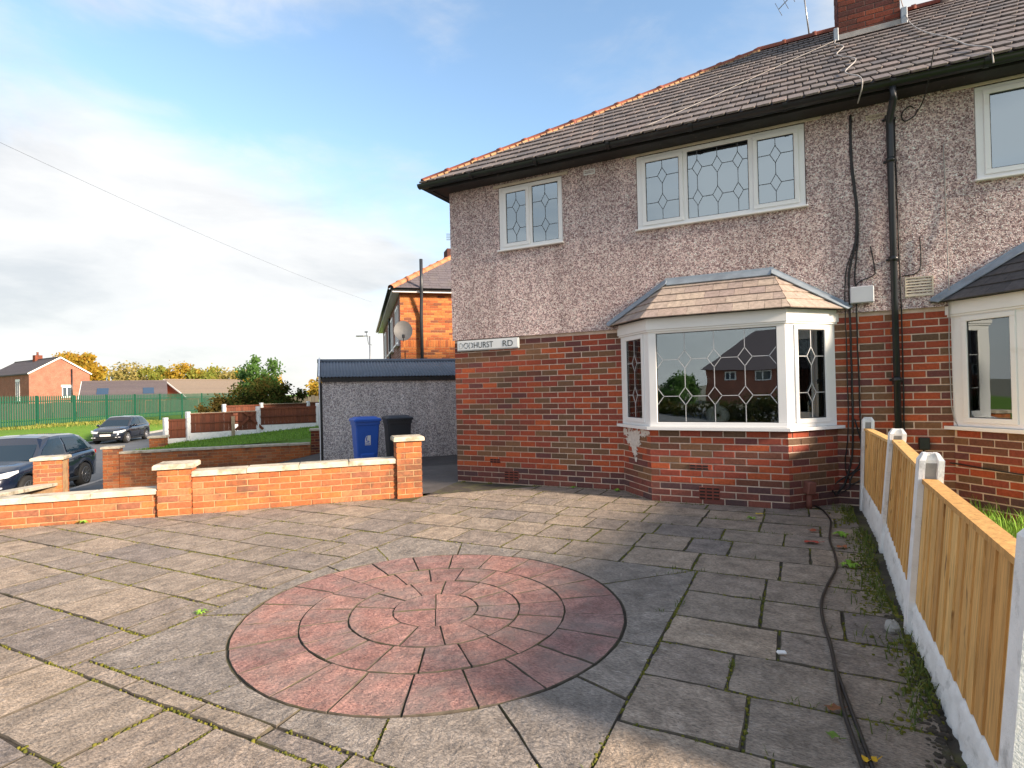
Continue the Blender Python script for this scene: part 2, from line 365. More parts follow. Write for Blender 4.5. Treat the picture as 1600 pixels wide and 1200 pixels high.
M_WOOD=wood('fresh golden fence timber',[(0,(.68,.40,.14)),(.3,(.80,.50,.19)),(.6,(.58,.315,.105)),(.8,(.75,.45,.165)),(1,(.63,.35,.12))])
M_WOODB=wood('brown stained fence timber',[(0,(.16,.048,.025)),(.5,(.20,.062,.03)),(1,(.12,.04,.022))])
M_WOODD=wood('dark weathered timber',[(0,(.05,.045,.035)),(1,(.08,.07,.05))])
M_WOODP=wood('bare pale timber',[(0,(.42,.33,.22)),(1,(.5,.4,.28))])
def glass(name, tint=(.78,.84,.84), ior=2.1, refl=(1,1,1)):
    m,g=mat(name); fr=g.n('ShaderNodeFresnel',{'IOR':ior}).outputs[0]
    t=g.n('ShaderNodeBsdfTransparent',{'Color':c4(*tint)}); gl=g.n('ShaderNodeBsdfGlossy',{'Color':c4(*refl),'Roughness':.0})
    wob=g.n('ShaderNodeBump',{'Height':g.noise(world_pos(g),1.6,2,.5),'Strength':.05,'Distance':.02}); g.nt.links.new(wob.outputs[0],gl.inputs['Normal'])
    mx=g.n('ShaderNodeMixShader',{0:fr,1:t.outputs[0],2:gl.outputs[0]}); g.n('ShaderNodeOutputMaterial',{0:mx.outputs[0]}); return m
M_GLASS=glass('window glass',(.84,.92,.95),ior=4.6,refl=(.76,.90,1.0))
M_GLASSD=glass('bay window glass',(.93,.96,.96),2.5,(.86,.95,1.0))
def dark_glass(name,c=(.02,.03,.035)):
    m,g=mat(name); finish(g,c4(*c),.03,None,spec=.4); return m
M_CARGLASS=dark_glass('car glass',(.008,.022,.04)); M_FARGLASS=dark_glass('far window glass',(.06,.08,.10))
def car_paint(name,c):
    m,g=mat(name); finish(g,c4(*c),.2,None,metal=.1,spec=.6,coat=1.0); return m
M_NAVY=car_paint('dark navy car paint',(.006,.011,.028)); M_NAVY2=car_paint('blue black car paint',(.006,.008,.018))
M_TYRE=plain('black rubber',(.012,.012,.012),.8,.1,20,.2); M_TRIM=plain('black car trim',(.01,.01,.011),.45,.1,10,.05)
M_ALLOY=plain('dark alloy',(.16,.16,.17),.3,.1,10,.05,metal=.8); M_ALLOYL=plain('silver alloy',(.55,.55,.57),.3,.05,10,.05,metal=.8)
M_CHROME=plain('chrome strip',(.7,.7,.72),.15,.03,10,.0,metal=1.0)
def lamp_mat(name):
    m,g=mat(name); finish(g,c4(.62,.64,.66),.1,None,spec=.8); return m
M_LAMP=lamp_mat('clear headlamp'); M_PLATE=plain('pale number plate',(.72,.70,.68),.5,.02,5,.0)
M_TAIL=plain('red tail lamp',(.35,.02,.02),.2,.05,5,.0)
M_BLUE=plain('blue bin plastic',(.022,.11,.50),.42,.06,5,.1); M_BIN=plain('charcoal bin plastic',(.030,.034,.042),.45,.08,5,.1)
M_STICK=plain('white sticker',(.78,.78,.78),.5,.03,5,.0)
M_GREEN=plain('green powder coated steel',(.002,.062,.032),.4,.08,3,.05)
M_TARMAC=plain('grey tarmac',(.10,.107,.115),.88,.14,1.3,.5)
M_PATH=plain('dark side drive tarmac',(.075,.066,.062),.92,.25,2.6,.7,dirt=((.14,.12,.1),4,.52,.5))
M_FOOT=plain('pavement asphalt',(.14,.14,.14),.9,.12,2,.5)
def ground_mat():
    m,g=mat('rough grass ground'); p=world_pos(g); n=g.noise(p,.5,6,.7); n2=g.noise(p,7,5,.7)
    cc=g.mix(n,c4(.07,.17,.018),c4(.15,.26,.035)); cc=g.mix(g.n('ShaderNodeMapRange',{0:n2,1:.5,2:.75,3:0,4:.6}).outputs[0],cc,c4(.20,.19,.05))
    sp_=g.n('ShaderNodeSeparateXYZ',{0:p}); mk=g.math('MAXIMUM',g.n('ShaderNodeMapRange',{0:sp_.outputs[0],1:11,2:13,3:0,4:1}).outputs[0],g.n('ShaderNodeMapRange',{0:sp_.outputs[1],1:-9,2:-11,3:0,4:1}).outputs[0])
    cc=g.mix(g.math('MULTIPLY',mk,.85),cc,c4(.20,.18,.165))
    finish(g,cc,.95,n2,.7,.05,spec=.15); return m
M_GROUND=ground_mat()
def leaf_mat(name, stops):
    m,g=mat(name); r=piece_random(g); cc=g.ramp(r,stops)
    d=g.n('ShaderNodeBsdfDiffuse',{'Color':cc}); t=g.n('ShaderNodeBsdfTranslucent',{'Color':cc})
    mx=g.n('ShaderNodeMixShader',{0:.35,1:d.outputs[0],2:t.outputs[0]}); g.n('ShaderNodeOutputMaterial',{0:mx.outputs[0]}); return m
M_LYEL=leaf_mat('autumn yellow leaves',[(0,(.36,.22,.03)),(.5,(.47,.31,.045)),(.8,(.28,.23,.04)),(1,(.40,.18,.03))])
M_LYG=leaf_mat('yellow green leaves',[(0,(.16,.20,.04)),(.5,(.27,.28,.06)),(1,(.36,.30,.06))])
M_LORA=leaf_mat('pale orange leaves',[(0,(.33,.27,.09)),(.5,(.40,.31,.11)),(1,(.24,.24,.08))])
M_LGRN=leaf_mat('mid green leaves',[(0,(.06,.13,.03)),(.5,(.10,.20,.05)),(1,(.16,.26,.09))])
M_LDRK=leaf_mat('dark olive shrub leaves',[(0,(.030,.050,.012)),(.45,(.055,.075,.018)),(.75,(.11,.075,.02)),(1,(.08,.10,.025))])
M_BARK=plain('grey brown bark',(.10,.075,.055),.9,.25,8,.6)

# ------------------------------------------------------------------ brickwork
def brick_mesh(name, material, seed):
    """unit brick: length x (-.5...5), front at y=0 facing -y, depth to y=1, height z; lightly chamfered and uneven"""
    rr=random.Random(seed); m=MB(); j=lambda a: rr.uniform(-a,a)
    c=.022; cz=.07
    f=[(-.5+c+j(.006),j(.05),-.5+cz+j(.02)),(.5-c+j(.006),j(.05),-.5+cz+j(.02)),(.5-c+j(.006),j(.05),.5-cz+j(.02)),(-.5+c+j(.006),j(.05),.5-cz+j(.02))]
    b=[(-.5,.09,-.5),(.5,.09,-.5),(.5,.09,.5),(-.5,.09,.5)]; k=[(x,1,z) for x,_,z in b]
    m.add(f+b+k,[(0,1,2,3)]+[(i,i+4,(i+1)%4+4,(i+1)%4)[::1] for i in range(4)]+[(i+4,i+8,(i+1)%4+8,(i+1)%4+4) for i in range(4)]+[(11,10,9,8)])
    me=m.mesh(name); me.materials.append(material); return me
_bm={}
def brick_variants(material):
    if material.name not in _bm: _bm[material.name]=[brick_mesh('brick',material,s) for s in range(6)]
    return _bm[material.name]
class Bricks:
    """collects bricks of one thing; the largest in view become objects, the rest one part"""
    def __init__(s): s.l=[]
    def face(s, O, d, length, z0, nc, ch, mat_, parent, openings=(), bl=.215, off=0.0, gap=.0115, depth=.05, top=None, soldier=None, low=None):
        mat0=mat_
        d=Vector(d).normalized(); n=Vector((d.y,-d.x,0)); O=Vector(O); step=bl+gap
        for c in range(nc):
            zb=z0+c*ch; zm=zb+ch/2; mat_=low if (low is not None and c<3) else mat0
            if soldier is not None and c in soldier:
                if soldier[c]==0: continue
                hh=ch*soldier[c]-gap; x=0.0
                while x<length-.03:
                    s.l.append((O+d*(x+.033)+Vector((0,0,zb+(hh+gap)/2)),d,n,.065,hh,depth,mat_,parent)); x+=.075
                continue
            x=-(step/2 if c%2 else 0.0)+off-step
            while x<length:
                a,b=max(x,0.0),min(x+bl,length); x+=step
                segs=[(a,b)]
                for (o0,o1,oz0,oz1) in openings:
                    if oz0<zm<oz1:
                        ns=[]
                        for (p,q) in segs:
                            if q<=o0 or p>=o1: ns.append((p,q)); continue
                            if p<o0: ns.append((p,o0))
                            if q>o1: ns.append((o1,q))
                        segs=ns
                for (p,q) in segs:
                    if q-p<.025: continue
                    if top is not None and zb+ch>top((p+q)/2): continue
                    s.l.append((O+d*((p+q)/2)+Vector((0,0,zm)),d,n,q-p,ch-gap,depth,mat_,parent))
    def emit(s, limit=300, name='brick'):
        def score(b):
            if not in_view(b[0],0): return 0
            v=CAM-b[0]; L=v.length; cz=v.dot(b[2])/L
            return max(0,cz)*b[3]*b[4]/(L*L)*887*887
        sc_=sorted(((score(b),i) for i,b in enumerate(s.l)),reverse=True)
        keep={i for v,i in sc_[:limit] if v>25}
        rest={}
        for i,b in enumerate(s.l):
            p,d,n,L,h,dep,mt,par=b
            jit=rnd.uniform(-.0015,.0025)
            M=frame(p+n*jit,d*L,-n*dep,Vector((0,0,h)))
            if i in keep:
                o=link(name,rnd.choice(brick_variants(mt)),par); o.matrix_local=M
            else:
                rest.setdefault((mt.name,par.name),(mt,par,[]))[2].append(M)
        for mt,par,Ms in rest.values():
            m=MB(); vv=[(-.5,0,-.5),(.5,0,-.5),(.5,0,.5),(-.5,0,.5),(-.5,1,-.5),(.5,1,-.5),(.5,1,.5),(-.5,1,.5)]
            for M in Ms: m.add(vv,[(0,1,2,3),(1,5,6,2),(0,4,5,1),(3,2,6,7),(4,0,3,7)],M)
            m.build(name,mt,par,kind='stuff')

def settle(o, loc):
    loc=Vector(loc); o.location=loc; inv=Matrix.Translation(-loc)
    for c in o.children: c.matrix_parent_inverse=inv

# ------------------------------------------------------------------ ground, road, pavement, side drive
RD=Vector((-.629,.777,0)).normalized(); RN=Vector((RD.y,-RD.x,0)); RK=Vector((-14.05,2.28,0))   # road direction, towards the house, point on near kerb
def qof(x,y): return -((Vector((x,y,0))-RK).dot(RN))
def lerp(a,b,t): t=max(0.0,min(1.0,t)); return a+(b-a)*t
def zground(x,y):
    q=qof(x,y)
    if q<-7: z=-.26
    elif q<-2.2: z=lerp(-.26,-1.16,(q+7)/4.8)
    elif q<0: z=-1.16
    elif q<8: z=-1.40
    else: z=lerp(-1.16,-.42,(q-8)/3.5)
    if q>60: z=lerp(-.42,-1.2,(q-60)/60)
    if y<-9 and q<0: z=min(z,lerp(-.26,-2.3,(-9-y)/26))
    return z
def axis_vals(lo,hi,fine_lo,fine_hi,fs):
    v=[]; x=fine_lo
    while x<=fine_hi: v.append(x); x+=fs
    x=fine_hi; st=fs
    while x<hi: st*=1.35; x+=st; v.append(min(x,hi))
    x=fine_lo; st=fs
    while x>lo: st*=1.35; x-=st; v.append(max(x,lo))
    return sorted(set(v))
m=MB(); qs=sorted(set(axis_vals(-1200,1500,-9,14,.7)+[-7,-2.2,-.02,0.02,7.98,8.02])); ps=axis_vals(-1400,1400,-30,60,1.5)
vs=[]
for q in qs:
    for p in ps:
        c=RK-RN*q+RD*p; vs.append((c.x,c.y,zground(c.x,c.y)+rnd.uniform(-.012,.012)*(q<-8 or q>8.5)))
npz=len(ps)
m.add(vs,[(i*npz+j,(i+1)*npz+j,(i+1)*npz+j+1,i*npz+j+1) for i in range(len(qs)-1) for j in range(npz-1)],None,True)
tag(m.build('ground',M_GROUND,kind='structure'),'rough green grass ground reaching to the far houses')
def strip(name, q0, q1, p0, p1, zf, mt, label, n=60):
    m=MB(); vs=[]
    for i in range(n+1):
        p=p0+(p1-p0)*i/n
        for q in (q0,q1):
            c=RK-RN*q+RD*p; vs.append((c.x,c.y,zf))
    m.add(vs,[(2*i,2*i+2,2*i+3,2*i+1) for i in range(n)]); return tag(m.build(name,mt,kind='structure'),label)
strip('road',.0,8.0,-60,140,-1.25,M_TARMAC,'grey tarmac road below the garden walls')
strip('pavement',-2.1,-.12,-60,140,-1.135,M_FOOT,'asphalt pavement between road and garden walls')
for q0,q1,lab in ((-.12,0.02,'concrete kerb on the house side of the road'),(7.98,8.12,'concrete kerb beside the grass verge')):
    k=thing('kerb',lab,'kerb'); k['kind']='structure'
    me=MB(); me.bbox(-.455,.455,-.07,.07,-.13,.13,.012); me=me.mesh('kerb_stone'); me.materials.append(M_CONC)
    for i in range(-14,60):
        c=RK-RN*((q0+q1)/2)+RD*(i*.92); link('kerb_stone',me,k,M=Matrix.Translation((c.x,c.y,-1.26))@Matrix.Rotation(math.atan2(RD.y,RD.x),4,'Z'))
m=MB(); vs=[]; xsx=[-22+3*i for i in range(26)]; ysy=[-9.3-1.6*j for j in range(17)]
for x in xsx:
    for y in ysy: vs.append((x,y,max(zground(x,y),-2.3)+.06))
m.add(vs,[(i*17+j,i*17+j+1,(i+1)*17+j+1,(i+1)*17+j) for i in range(25) for j in range(16)],None,True); tag(m.build('front_street',M_TARMAC,kind='structure'),'tarmac street in front of the driveway, mirrored in the bay glass')
# side drive between the orange walls, falling to the road
m=MB(); vs=[]; ns,no=24,10
for i in range(ns+1):
    for j in range(no+1):
        s=-8.6+(3.6+8.6)*i/ns; o=-.70+(7.9+.70)*j/no
        c=T(s,o); z=zground(c.x,c.y)+.03
        if s>-2.5: z=lerp(z,-.02,(s+2.5)/1.6) if o<2.0 else z
        vs.append((c.x,c.y,z))
m.add(vs,[(i*(no+1)+j,(i+1)*(no+1)+j,(i+1)*(no+1)+j+1,i*(no+1)+j+1) for i in range(ns) for j in range(no)],None,True)
tag(m.build('side_drive',M_PATH,kind='structure'),'dark tarmac drive beside the pebbledash garage')
def poly_sheet(name, pts, mt, label):
    m=MB(); m.add(pts,[tuple(range(len(pts)))]); return tag(m.build(name,mt,kind='structure'),label)
poly_sheet('neighbour_garden',[(5.06,-9,-.015),(12,-9,-.015),(12,0,-.015),(5.06,0,-.015)],M_GROUND,'neighbouring front lawn behind the timber fence')

# ------------------------------------------------------------------ paved driveway
drive=bpy.data.objects.new('driveway',None); col.objects.link(drive); tag(drive,'riven stone paved driveway with a red circle','driveway',kind='structure')
def clip(poly,a,b,c):
    """keep a*x+b*y<=c"""
    out=[]
    for i in range(len(poly)):
        p,q=poly[i],poly[(i+1)%len(poly)]; dp=a*p[0]+b*p[1]-c; dq=a*q[0]+b*q[1]-c
        if dp<=0: out.append(p)
        if dp*dq<0:
            t=dp/(dp-dq); out.append((p[0]+(q[0]-p[0])*t,p[1]+(q[1]-p[1])*t))
    return out
def area(p): return .5*sum(p[i][0]*p[(i+1)%len(p)][1]-p[(i+1)%len(p)][0]*p[i][1] for i in range(len(p)))
bed=[(-4.2,-5.55),(.22,-1.13),(0.02,0.02),(5.0,.02),(4.99,-9.0),(-4.2,-9.0)]
m=MB(); m.prism(bed[::-1],-.9,-.009); m.build('bedding',M_SOIL,drive)
joints=[]; pr=random.Random(21)
def paver(poly, mt, inset=.0055, name='paver', thick=.05, rough=.0045, keepjoint=True, cham=.0045):
    if len(poly)<3 or abs(area(poly))<.006: return
    if area(poly)<0: poly=poly[::-1]
    n=len(poly)
    if keepjoint:
        for i in range(n): joints.append((poly[i],poly[(i+1)%n]))
    cx=sum(p[0] for p in poly)/n; cy=sum(p[1] for p in poly)/n
    pts=[]
    for i in range(n):
        p,q=Vector((*poly[i],0)),Vector((*poly[(i+1)%n],0)); L=(q-p).length; k=max(1,min(6,int(L/.085)))
        for j in range(k):
            v=p.lerp(q,j/k); pts.append(v)
    def inw(d):
        out=[]
        N=len(pts)
        for i in range(N):
            a,b,c=pts[i-1],pts[i],pts[(i+1)%N]
            t1=(b-a).normalized(); t2=(c-b).normalized(); n1=Vector((-t1.y,t1.x,0)); n2=Vector((-t2.y,t2.x,0))
            nn=n1+n2; l=nn.length
            nn=nn/max(l,.3); s=d/max(.45,nn.dot(n1) if l>1e-6 else 1)
            out.append(b+nn*s)
        return out
    jit=[(pr.uniform(-rough,rough),pr.uniform(-rough,rough)) for _ in pts]
    o=inw(inset); i_=inw(inset+cham); N=len(pts); c=Vector((cx,cy,0))
    tx,ty=pr.uniform(-.004,.004),pr.uniform(-.004,.004); dz=pr.uniform(-.0015,.0035)
    Z=lambda v:dz+tx*(v.x-cx)+ty*(v.y-cy)
    vs=[]
    for v,(a,b) in zip(o,jit): vs.append((v.x+a-cx,v.y+b-cy,-thick))
    for v,(a,b) in zip(o,jit): vs.append((v.x+a-cx,v.y+b-cy,Z(v)-.0055))
    for v,(a,b) in zip(i_,jit): vs.append((v.x+a-cx,v.y+b-cy,Z(v)+pr.uniform(-.002,.002)))
    fs=[(i,(i+1)%N,N+(i+1)%N,N+i) for i in range(N)]+[(N+i,N+(i+1)%N,2*N+(i+1)%N,2*N+i) for i in range(N)]+[tuple(range(2*N,3*N))]
    mm=MB(); mm.add(vs,fs); ob=mm.build(name,mt,drive,(cx,cy,0)); ob.data.materials.append(M_EDGE)
    ob.data.polygons.foreach_set('material_index',[1]*(2*N)+[0]); return ob
def course(y1,y0,xa,xb,seed,lens=(.32,.6)):
    rr=random.Random(seed); x=xa-rr.uniform(0,.3)
    while x<xb:
        L=rr.choice([lens[0],.40,.48,.52,lens[1],.56]); x2=x+L
        if xb-x2<.18: x2=xb
        poly=[(max(x,xa),y0),(min(x2,xb),y0),(min(x2,xb),y1),(max(x,xa),y1)]; x=x2
        poly=clip(poly,-1,1,-1.345)                      # wall line y = x-1.345
        if len(poly)>2 and y1>-1.3: poly=clip(poly,-1.12,-.2,-.03)     # gap to the house corner
        if len(poly)<3: continue
        cx=sum(p[0] for p in poly)/len(poly); cy=sum(p[1] for p in poly)/len(poly)
        if 2.75<cx<4.45 and cy>-.42: continue
        if not in_view((cx,cy,0),260): continue
        paver(poly,M_PAVER)
top=[0.0,-.36,-.76,-1.14,-1.53,-1.93,-2.37,-2.81]
for i in range(len(top)-1): course(top[i],top[i+1],-2.2,4.86,100+i)
left=[-2.81,-3.20,-3.54,-3.90,-4.28,-4.62,-5.07,-5.46]
for i in range(len(left)-1): course(left[i],left[i+1],-4.2,1.22,130+i,(.26,.72))
right=[-2.81,-3.22,-3.64,-4.0,-4.37,-4.77,-5.14,-5.46]
for i in range(len(right)-1): course(right[i],right[i+1],3.75,4.86,160+i)
course(-5.36,-5.46,1.22,3.75,190,(.3,.42))
low_=[-5.46,-5.86,-6.25,-6.7]
for i in range(len(low_)-1): course(low_[i],low_[i+1],-4.2,4.86,200+i)
CX,CY,RR=2.455,-4.12,1.105
rings=[(0,.25,4,.6),(.25,.50,13,.1),(.50,.765,19,.25),(.765,RR,22,.05)]
for r0,r1,n,a0 in rings:
    for k in range(n):
        t0=a0+2*math.pi*k/n; t1=a0+2*math.pi*(k+1)/n; sub=5 if n<10 else 3
        arc=[(CX+r1*math.cos(t0+(t1-t0)*i/sub),CY+r1*math.sin(t0+(t1-t0)*i/sub)) for i in range(sub+1)]
        inn=[(CX,CY)] if r0==0 else [(CX+r0*math.cos(t1-(t1-t0)*i/2),CY+r0*math.sin(t1-(t1-t0)*i/2)) for i in range(3)]
        paver(arc+inn,M_PAVERR,.0028 if r0 else .0012,'circle_paver',rough=.0022,keepjoint=False,cham=.003)
# grey pieces squaring the circle off
sqx0,sqx1,sqy0,sqy1=1.22,3.75,-5.36,-2.81
def edge_pt(a):
    c,s=math.cos(a),math.sin(a); ts=[]
    if c>1e-6: ts.append((sqx1-CX)/c)
    if c<-1e-6: ts.append((sqx0-CX)/c)
    if s>1e-6: ts.append((sqy1-CY)/s)
    if s<-1e-6: ts.append((sqy0-CY)/s)
    t=min(ts); return (CX+t*c,CY+t*s)
corner_a=[math.atan2(y-CY,x-CX)%(2*math.pi) for x,y in ((sqx1,sqy1),(sqx0,sqy1),(sqx0,sqy0),(sqx1,sqy0))]
cuts=sorted([.02,.38,.80,1.22,1.62,2.02,2.50,2.85,3.25,3.62,4.05,4.42,4.80,5.15,5.55,5.92])
for i,a in enumerate(cuts):
    b=cuts[(i+1)%len(cuts)]+(2*math.pi if i==len(cuts)-1 else 0)
    inn=[(CX+(RR+.006)*math.cos(b-(b-a)*k/6),CY+(RR+.006)*math.sin(b-(b-a)*k/6)) for k in range(7)]
    out=[edge_pt(a)]+[(x,y) for ca,(x,y) in sorted(zip([c if c>a else c+2*math.pi for c in corner_a],((sqx1,sqy1),(sqx0,sqy1),(sqx0,sqy0),(sqx1,sqy0)))) if a<ca<b]+[edge_pt(b)]
    paver(out+inn,M_PAVERG,.0035,'paver',rough=.0025,cham=.003)

# moss, grass and small weeds in the joints
mossm=MB(); bladem=MB(); mr=random.Random(5)
def blob(m,x,y,z,r,h):
    k=6; a=mr.uniform(0,6); vs=[(x+r*math.cos(a+i*2*math.pi/k)*mr.uniform(.7,1.2),y+r*math.sin(a+i*2*math.pi/k)*mr.uniform(.7,1.2),z-.012) for i in range(k)]
    vs+=[(x+.55*r*math.cos(a+i*2*math.pi/k+.4),y+.55*r*math.sin(a+i*2*math.pi/k+.4),z+h*mr.uniform(.6,.95)) for i in range(k)]+[(x,y,z+h)]
    m.add(vs,[(i,(i+1)%k,k+(i+1)%k,k+i) for i in range(k)]+[(k+i,k+(i+1)%k,2*k) for i in range(k)],None,True)
def blade(m,x,y,z,h,lean,wd=.004):
    a=mr.uniform(0,2*math.pi); dx,dy=math.cos(a),math.sin(a); w_=wd
    p=[Vector((x,y,z)),Vector((x+dx*lean*.4,y+dy*lean*.4,z+h*.6)),Vector((x+dx*lean,y+dy*lean,z+h*mr.uniform(.75,1)))]
    s=Vector((-dy,dx,0))*w_
    m.add([p[0]-s,p[0]+s,p[1]+s*.8,p[1]-s*.8,p[2]],[(0,1,2,3),(3,2,4)])
def hash2(x,y):
    return .5+.5*math.sin(x*3.7+1.3*math.sin(y*2.9+.7))*math.cos(y*4.3+1.7*math.sin(x*2.3))
seen=set()
for a,b in joints:
    key=tuple(sorted(((round(a[0],2),round(a[1],2)),(round(b[0],2),round(b[1],2)))))
    if key in seen: continue
    seen.add(key); L=math.hypot(b[0]-a[0],b[1]-a[1]); n=int(L/.011)
    jr=mr.uniform(0,1)
    for i in range(n):
        t=(i+mr.random())/n; x=a[0]+(b[0]-a[0])*t; y=a[1]+(b[1]-a[1])*t
        if math.hypot(x-CX,y-CY)<RR+.02: continue
        dn=hash2(x*1.1,y*1.1)*.55+.35*hash2(x*5+2,y*5)+jr*.28
        if mr.random()<max(0,dn-.36)*2.0:
            blob(mossm,x+mr.gauss(0,.005),y+mr.gauss(0,.005),-.009+mr.uniform(0,.006),mr.uniform(.005,.014),mr.uniform(.003,.009))
        if x>3.3 and mr.random()<max(0,dn-.62)*.5:
            for _ in range(3): blade(bladem,x+mr.gauss(0,.012),y+mr.gauss(0,.012),-.01,mr.uniform(.015,.05),mr.uniform(.01,.04),.0022)
def edge_x(y): return 4.88+.03*math.sin(y*3)
for i in range(3600):          # strip of moss and grass along the fence foot
    y=mr.uniform(-6.0,-.2); x=edge_x(y)-abs(mr.gauss(0,.09)); 
    if hash2(x*2,y*1.3)<.28: continue
    if mr.random()<.45: blob(mossm,x,y,-.004,mr.uniform(.008,.022),mr.uniform(.006,.016))
    else: blade(bladem,x,y,-.005,mr.uniform(.02,.085),mr.uniform(.01,.07),.0026)
for i in range(700):          # green line at the foot of the house and bay
    x=mr.uniform(.1,4.8); y=-.02-abs(mr.gauss(0,.02))
    if 2.4<x<4.8: y-= min(.5,(x-2.4)*1.09,(4.8-x)*1.09)
    if hash2(x*3,y)<.55: continue
    blob(mossm,x,y,-.006,mr.uniform(.006,.014),mr.uniform(.004,.012))
    if mr.random()<.3: blade(bladem,x,y,-.005,mr.uniform(.015,.05),.02,.002)
lm_=MB()
for i in range(1500):
    y=mr.uniform(-6.0,-.3); x=edge_x(y)-abs(mr.gauss(0,.045))
    if hash2(x*2+3,y*1.7+1)<.45: continue
    blob(lm_,x,y,-.003,mr.uniform(.008,.026),mr.uniform(.003,.009))
tag(lm_.build('soil_litter',M_SOIL,kind='stuff'),'brown soil and leaf litter along the fence foot')
tag(mossm.build('moss',M_MOSS,kind='stuff'),'yellow green moss growing in the paving joints')
tag(bladem.build('edge_grass',M_GRASSD,kind='stuff'),'wispy grass growing along the fence foot and joints')
gm=MB()
for i in range(9000):
    x=mr.uniform(5.08,7.6); y=mr.uniform(-5.2,-.1)
    blade(gm,x,y,-.02,mr.uniform(.07,.26),mr.uniform(.03,.13),.004)
tag(gm.build('lawn_grass',M_GRASS,kind='stuff'),'bright green uncut grass behind the timber fence')

# ------------------------------------------------------------------ main house (a semi-detached pair)
house=thing('semi_detached_house','pink pebbledash and red brick semi-detached house with white bay windows','house')
HB=Bricks(); CH=.0731; XM=5.255     # brick course, party line
def slab(m, x0,x1,z0,z1, openings, yf, yb):
    xs=sorted({x0,x1,*[v for o in openings for v in o[:2] if x0<v<x1]}); zs=sorted({z0,z1,*[v for o in openings for v in o[2:] if z0<v<z1]})
    for i in range(len(xs)-1):
        run=None
        for k in range(len(zs)-1):
            cx,cz=(xs[i]+xs[i+1])/2,(zs[k]+zs[k+1])/2
            hole=any(o[0]<cx<o[1] and o[2]<cz<o[3] for o in openings)
            if hole:
                if run is not None: m.box(xs[i],xs[i+1],yf,yb,run,zs[k]); run=None
            elif run is None: run=zs[k]
        if run is not None: m.box(xs[i],xs[i+1],yf,yb,run,z1)
BAYO=[(2.60,4.60,.76,1.95),(2*XM-4.60,2*XM-2.60,.76,1.95)]
UPW=[(.775,1.715,3.19,4.065),(2.69,4.53,3.195,4.10),(2*XM-4.53,2*XM-2.69,3.195,4.10),(2*XM-1.715,2*XM-.775,3.19,4.065)]
m=MB(); slab(m,0.0,10.51,-.5,2.02,BAYO,.006,.20); fw=m.build('front_wall',M_MORTAR,house)
BZ=.0
HB.face((0,0,0),(1,0,0),5.255,BZ,27,CH,M_BRICK,fw,[(2.46,4.74,-1,2.5)],low=M_BRICKP)
HB.face((5.255,0,0),(1,0,0),3.0,BZ,27,CH,M_BRICK,fw,[(2*XM-4.74-5.255,2*XM-2.46-5.255,-1,2.5)],off=.07,low=M_BRICKP)
# plinth line: three slightly proud courses at the foot
for q in ((-.004,2.44),(4.76,5.75)):
    m=MB(); m.box(q[0],q[1],-.0045,.006,.2165,.2225); m.build('plinth_joint',M_MORTAR,fw)
m=MB(); slab(m,-.022,10.53,2.022,4.138,[(a,b,c,d+.001) for a,b,c,d in UPW],-.022,.20)
m.box(-.022,10.53,-.030,-.002,2.010,2.021)
pd=m.build('pebbledash_wall',M_PEBBLE,house)
# side and rear walls
m=MB(); m.box(0,.2,.2,7.5,-.5,2.02); m.box(10.31,10.51,.2,7.5,-.5,2.02); m.box(0,10.51,7.5,7.7,-.5,2.02); m.build('side_wall',M_SIDEBRICK,house)
m=MB(); m.box(-.022,.2,.2,7.5,2.02,4.138); m.box(10.31,10.53,.2,7.5,2.02,4.138); m.box(-.022,10.53,7.5,7.72,2.02,4.138); m.build('upper_side_wall',M_PEBBLE,house)
m=MB(); m.box(.2,10.31,.2,7.5,2.16,2.3); m.box(.2,10.31,2.9,3.0,0,2.16); m.box(.2,10.31,2.9,3.0,2.3,4.09); m.box(XM-.1,XM+.1,.2,2.9,0,2.16); m.box(XM-.1,XM+.1,.2,2.9,2.3,4.09)
m.box(2.0,2.1,.2,2.9,2.3,4.09); m.box(.2,10.31,.2,7.5,-.1,.0); m.box(.2,10.31,.2,7.5,4.0,4.08); m.build('room_wall',M_ROOM,house)

def lead(w_,h_,x0,z0,cols,rows,dw,dh,y,M,mt,parent):
    """leaded diamond pattern, flat strips joined into one lattice"""
    m=MB(); segs=[]
    zr=[z0+h_*r for r in rows]; xs=[x0+w_*c for c in cols]; e=1e-3
    for x in xs:
        inside=x0+e<x<x0+w_-e
        if inside:
            segs.append(((x,z0),(x,zr[0]-dh)))
            for a,b in zip(zr[:-1],zr[1:]): segs.append(((x,a+dh),(x,b-dh)))
            segs.append(((x,zr[-1]+dh),(x,z0+h_)))
        for z in zr:
            for sx in (-1,1):
                if x0-e<=x+sx*dw<=x0+w_+e:
                    segs.append(((x+sx*dw,z),(x,z+dh))); segs.append(((x+sx*dw,z),(x,z-dh)))
    for z in zr:
        pts=[x0]+[v for x in xs for v in (x-dw,x+dw)]+[x0+w_]
        pts=[min(max(v,x0),x0+w_) for v in pts]
        for a,b in zip(pts[0::2],pts[1::2]):
            if b-a>.01: segs.append(((a,z),(b,z)))
    hw=.0036
    for (a,b) in segs:
        a,b=Vector((a[0],0,a[1])),Vector((b[0],0,b[1])); d=(b-a).normalized(); n=Vector((d.z,0,-d.x))*hw
        a=a-d*.002; b=b+d*.002
        vs=[a-n,b-n,b+n,a+n]; 
        m.add([(p.x,y-.003,p.z) for p in vs]+[(p.x,y+.001,p.z) for p in vs],[(0,1,2,3),(0,4,5,1),(1,5,6,2),(2,6,7,3),(3,7,4,0)],M)
    m.build('lead_strip',mt,parent)
